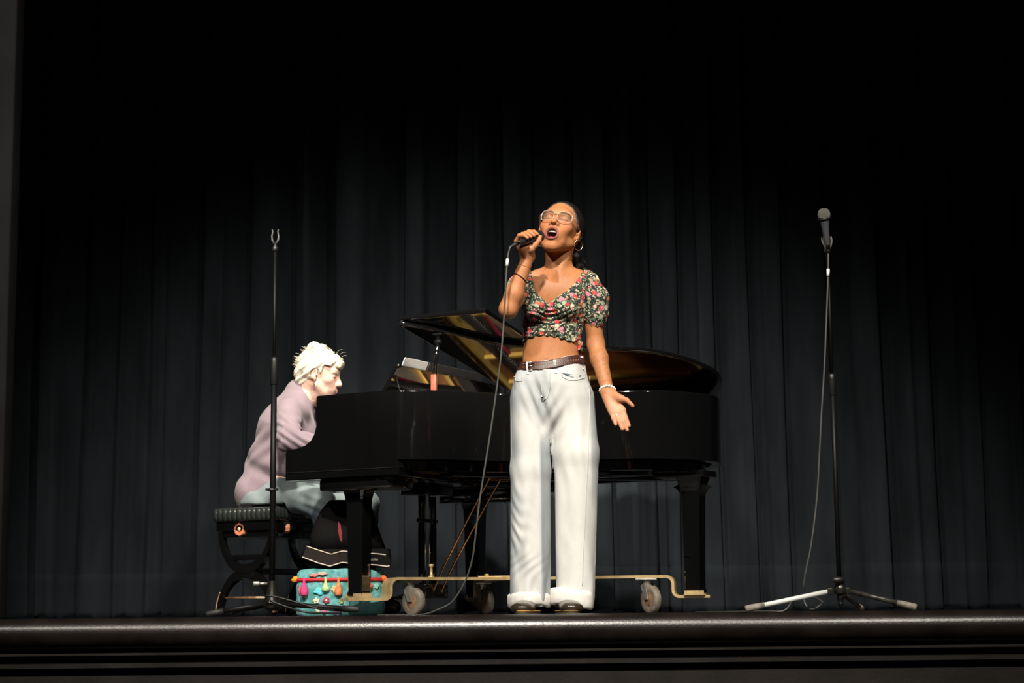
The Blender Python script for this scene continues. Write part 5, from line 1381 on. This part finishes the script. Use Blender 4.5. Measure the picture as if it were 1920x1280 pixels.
# hair: short, layered, brushed back
fh = Field(PF.o - .19, PF.o + .21, .0034)
for c, r, k in [((0, -.020, .050), (.083, .100, .090), .01), ((0, -.065, .015), (.074, .062, .075), .03), ((0, .060, .080), (.055, .040, .030), .03), ((0, .085, .062), (.046, .020, .022), .02), ((0, -.085, -.035), (.052, .035, .045), .03), ((-.066, -.035, .02), (.022, .045, .045), .02), ((.066, -.035, .02), (.022, .045, .045), .02), ((-.066, .028, .045), (.016, .022, .036), .02), ((.066, .028, .045), (.016, .022, .036), .02), ((-.02, -.045, .128), (.04, .045, .026), .02)]: fh.add(PF.ell(c, r), k)
def phl(x, y, z):
    px, py, pz = x - PF.o[0], y - PF.o[1], z - PF.o[2]; M = PF.M
    lx, ly, lz = [(px * M[0, i] + py * M[1, i] + pz * M[2, i]) / PF.sc for i in range(3)]
    face = np.minimum(ly - .020 - .16 * np.clip(lz, 0, .05), .048 - lz)           # opens the face below the fringe
    earc = .024 - np.sqrt((np.abs(lx) - .08) ** 2 * .5 + (ly + .008) ** 2 + ((lz + .008) * .8) ** 2)
    low = np.maximum(-.070 - lz, -.5); side = np.minimum(ly + .015, -.035 - lz)
    return np.maximum.reduce([np.broadcast_to(face, np.broadcast_shapes(face.shape, earc.shape)), earc, low + 0 * earc, side + 0 * earc])
def lock(x, y, z):
    px, py, pz = x - PF.o[0], y - PF.o[1], z - PF.o[2]
    return .0030 * np.sin(px * 95 + 2.0 * np.sin(pz * 45 + py * 30) - pz * 150) + .0012 * np.sin(pz * 260 - px * 190 + 2 * np.sin(py * 40))
fh.warp(lock).cut(phl)
ph_m = mat('white_blond_hair', (.88, .84, .72), .5, spec=.3, col2=(.74, .66, .48), scale=26, stretch=(3, 3, .6), bump=.5, bscale=70)
ph_ = net_obj('hair', [fh.mesh()], ph_m, pianist, PB)
rnd = random.Random(5); mb = MB(); PBv = Vector(PB)
for k in range(340):
    th, ph = rnd.uniform(0, 2 * PI), rnd.uniform(.0, 1.9)
    d = Vector((math.sin(ph) * math.cos(th), math.sin(ph) * math.sin(th), math.cos(ph)))
    if d.y > .45 and d.z < .55: continue
    base = a3((0, -.015, .045)) + a3((.080 * d.x, .098 * d.y, .090 * d.z))
    tip = base + a3((d.x * .012 + rnd.uniform(-.012, .012), d.y * .012 - rnd.uniform(.0, .03), d.z * .012 - rnd.uniform(-.012, .022)))
    mid_ = (base + tip) / 2 + a3(d) * .007
    mb.tube([Vector(PF.w(p)) - PBv for p in (base, mid_, tip)], [.0012, .0010, .0003], n=4)
for sx, sy, tx, ty in ((632, 660, 642, 655), (638, 664, 649, 660), (641, 669, 651, 667), (575, 668, 563, 655), (578, 655, 566, 668), (570, 680, 562, 690)):
    a, b = S(sx, sy, 2.10), S(tx, ty, 2.08); m_ = (a + b) / 2 + a3((0, 0, .005))
    mb.tube(spline([Vector(p) - PBv for p in (a, m_, b)], 4), [.0008] * 8 + [.0004], n=4)
tag(mb.build('loose_strands', mat('blond_strand', (.62, .54, .40), .5), ph_), kind='stuff')
MB().tube([Vector(PF.w((.0 + .018 * math.cos(t), -.112 - .006 * math.sin(t), .055 + .026 * math.sin(t)))) - PBv for t in [2 * PI * k / 20 for k in range(20)]], .0035, n=6, closed=True).build('hair_clip', mat('dark_horn_clip', (.05, .045, .03), .3), ph_)
# earring and bead necklace
for s in (-1, 1):
    c = Vector(PF.w((s * .080, -.004, -.040))) - PBv
    MB().ball(c, (.004, .004, .005), 8).tube([c, c + Vector((0, 0, -.014))], .0012, n=5).ball(c + Vector((0, 0, -.019)), (.0045, .0045, .006), 8).build('drop_earring', mat('bronze_bead', (.30, .16, .06), .3, metal=.6), pianist)
mb = MB(); beads = []
for k in range(24):
    t = -2.2 + 4.4 * k / 23
    p = nb + a3((.006, 0, .022)) + U3 * (.062 * math.cos(t)) + V3 * (.064 * math.sin(t)) + a3((0, 0, -.050 * math.cos(t)))
    mb.ball(Vector(p) - PBv, .0075 if k % 3 else .0095, 8)
tag(mb.build('bead_necklace', mat('orange_amber_beads', (.78, .30, .05), .3, var=.5, scale=120), pianist), kind='stuff')
# sweater
fs = Field(lo + a3((0, 0, .50)), a3((hi[0] - .0, hi[1], zp + .12)), .0055)
put(fs, ptorso(.010)); put(fs, parms(.012, .93))
hemc = pw(-.74, .69, .60)
fs.add(cone(pel + a3((0, 0, -.03)) - U3 * .02, pel + a3((-.01, 0, .07)), .172, .150, (U3, 1.05)), .04)
fs.add(cone(pw(-.745, .555, .62), pw(-.745, .82, .62), .118, .118), .05)
fs.cut(lambda x, y, z: (.538 + 1.3 * np.clip(((x - hemc[0]) * U3[0] + (y - hemc[1]) * U3[1]) - .015, 0, .105) - z) + 0 * x)
nk = nb + a3((.030, -.004, .030))
fs.add(cone(nb + a3((-.030, 0, -.05)), nb + a3((-.022, 0, .022)), .085, .064), .03)
fs.sub(cone(nk + a3((.035, 0, -.075)), nk + a3((.012, 0, .00)), .030, .050), .008).sub(cone(nk + a3((.012, 0, .0)), nk + a3((.03, 0, .10)), .050, .085), .006)
def wrinkle(V, Q):
    N = normals(V, Q); x, y, z = V.T; d = np.zeros(len(V))
    e = elN
    r = np.linalg.norm(V - (e + a3((.05, .0, .05))), axis=1)
    d += .0075 * np.exp(-(r / .11) ** 2) * np.sin(((x - e[0]) * .55 + (z - e[2]) * 1.0) * 150 + 1.5 * np.sin((x - e[0]) * 18))
    low = np.exp(-((z - .68) / .09) ** 2)
    d += .0075 * low * np.sin((z + .75 * (x - PB.x)) * 62 + 2.2 * np.sin(y * 9 + x * 7)) * (.45 + .55 * np.sin(x * 11 + y * 7))
    mid = np.exp(-((z - .86) / .08) ** 2) * (x < e[0] - .02)
    d += .005 * mid * np.sin((z - .7 * (x - PB.x)) * 75 + 1 + 1.5 * np.sin(y * 12))
    s = np.linalg.norm(V - (shN + a3((.07, .05, -.03))), axis=1)
    d += .005 * np.exp(-(s / .09) ** 2) * np.sin((x * 1.0 + z * .35) * 130)
    return V + N * d[:, None]
sw = mat('mauve_knit', (.250, .190, .215), .85, spec=.15, var=.06, scale=12, bump=.25, bscale=420, sheen=.15)
sweater = net_obj('sweater', [fs.mesh()], sw, pianist, PB, None, wrinkle)
# trousers and shoes
ft = Field(lo + a3((0, 0, .09)), a3((hi[0], hi[1], .80)), .0060)
put(ft, [('+', cone(pel + a3((0, 0, -.02)), pel + a3((0, 0, .07)), .146, .140, (U3, 1.1)), .03)] + pleg(.009, False))
ft.add(cone(pw(-.72, .52, .575), pw(-.72, .86, .575), .09, .09), .04)
ft.cut(lambda x, y, z: np.maximum(.105 - z, seat(x, y, z, .560)))
def tfold(V, Q):
    N = normals(V, Q); x, y, z = V.T; k = legs_p[0][1]; r = np.linalg.norm(V - k, axis=1)
    return V + N * (.004 * np.exp(-(r / .10) ** 2) * np.sin((z + .4 * x) * 140) + .002 * np.sin(x * 60 + z * 50))[:, None]
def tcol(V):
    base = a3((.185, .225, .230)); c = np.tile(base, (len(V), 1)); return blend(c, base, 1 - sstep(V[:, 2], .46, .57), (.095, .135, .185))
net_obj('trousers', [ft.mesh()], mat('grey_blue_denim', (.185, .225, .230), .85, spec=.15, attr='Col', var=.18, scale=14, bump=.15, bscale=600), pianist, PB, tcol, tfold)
for h, k, a, t in legs_p:
    f = Field(np.minimum(a, t) - a3((.09, .09, .10)), np.maximum(a, t) + a3((.10, .09, .06)), .005)
    f.add(cone(a + a3((0, 0, -.045)), t, .042, .036), .03).add(cone(t, t + (t - a) * a3((1, 1, 0)) * .25, .036, .030), .02).add(cone(a + a3((0, 0, -.04)), a + a3((0, 0, .02)), .044, .045), .02)
    f.cut(lambda x, y, z: .006 - z + 0 * x + 0 * y)
    net_obj('shoe', [f.mesh()], mat('black_shoe', (.012, .011, .010), .4), pianist, PB)
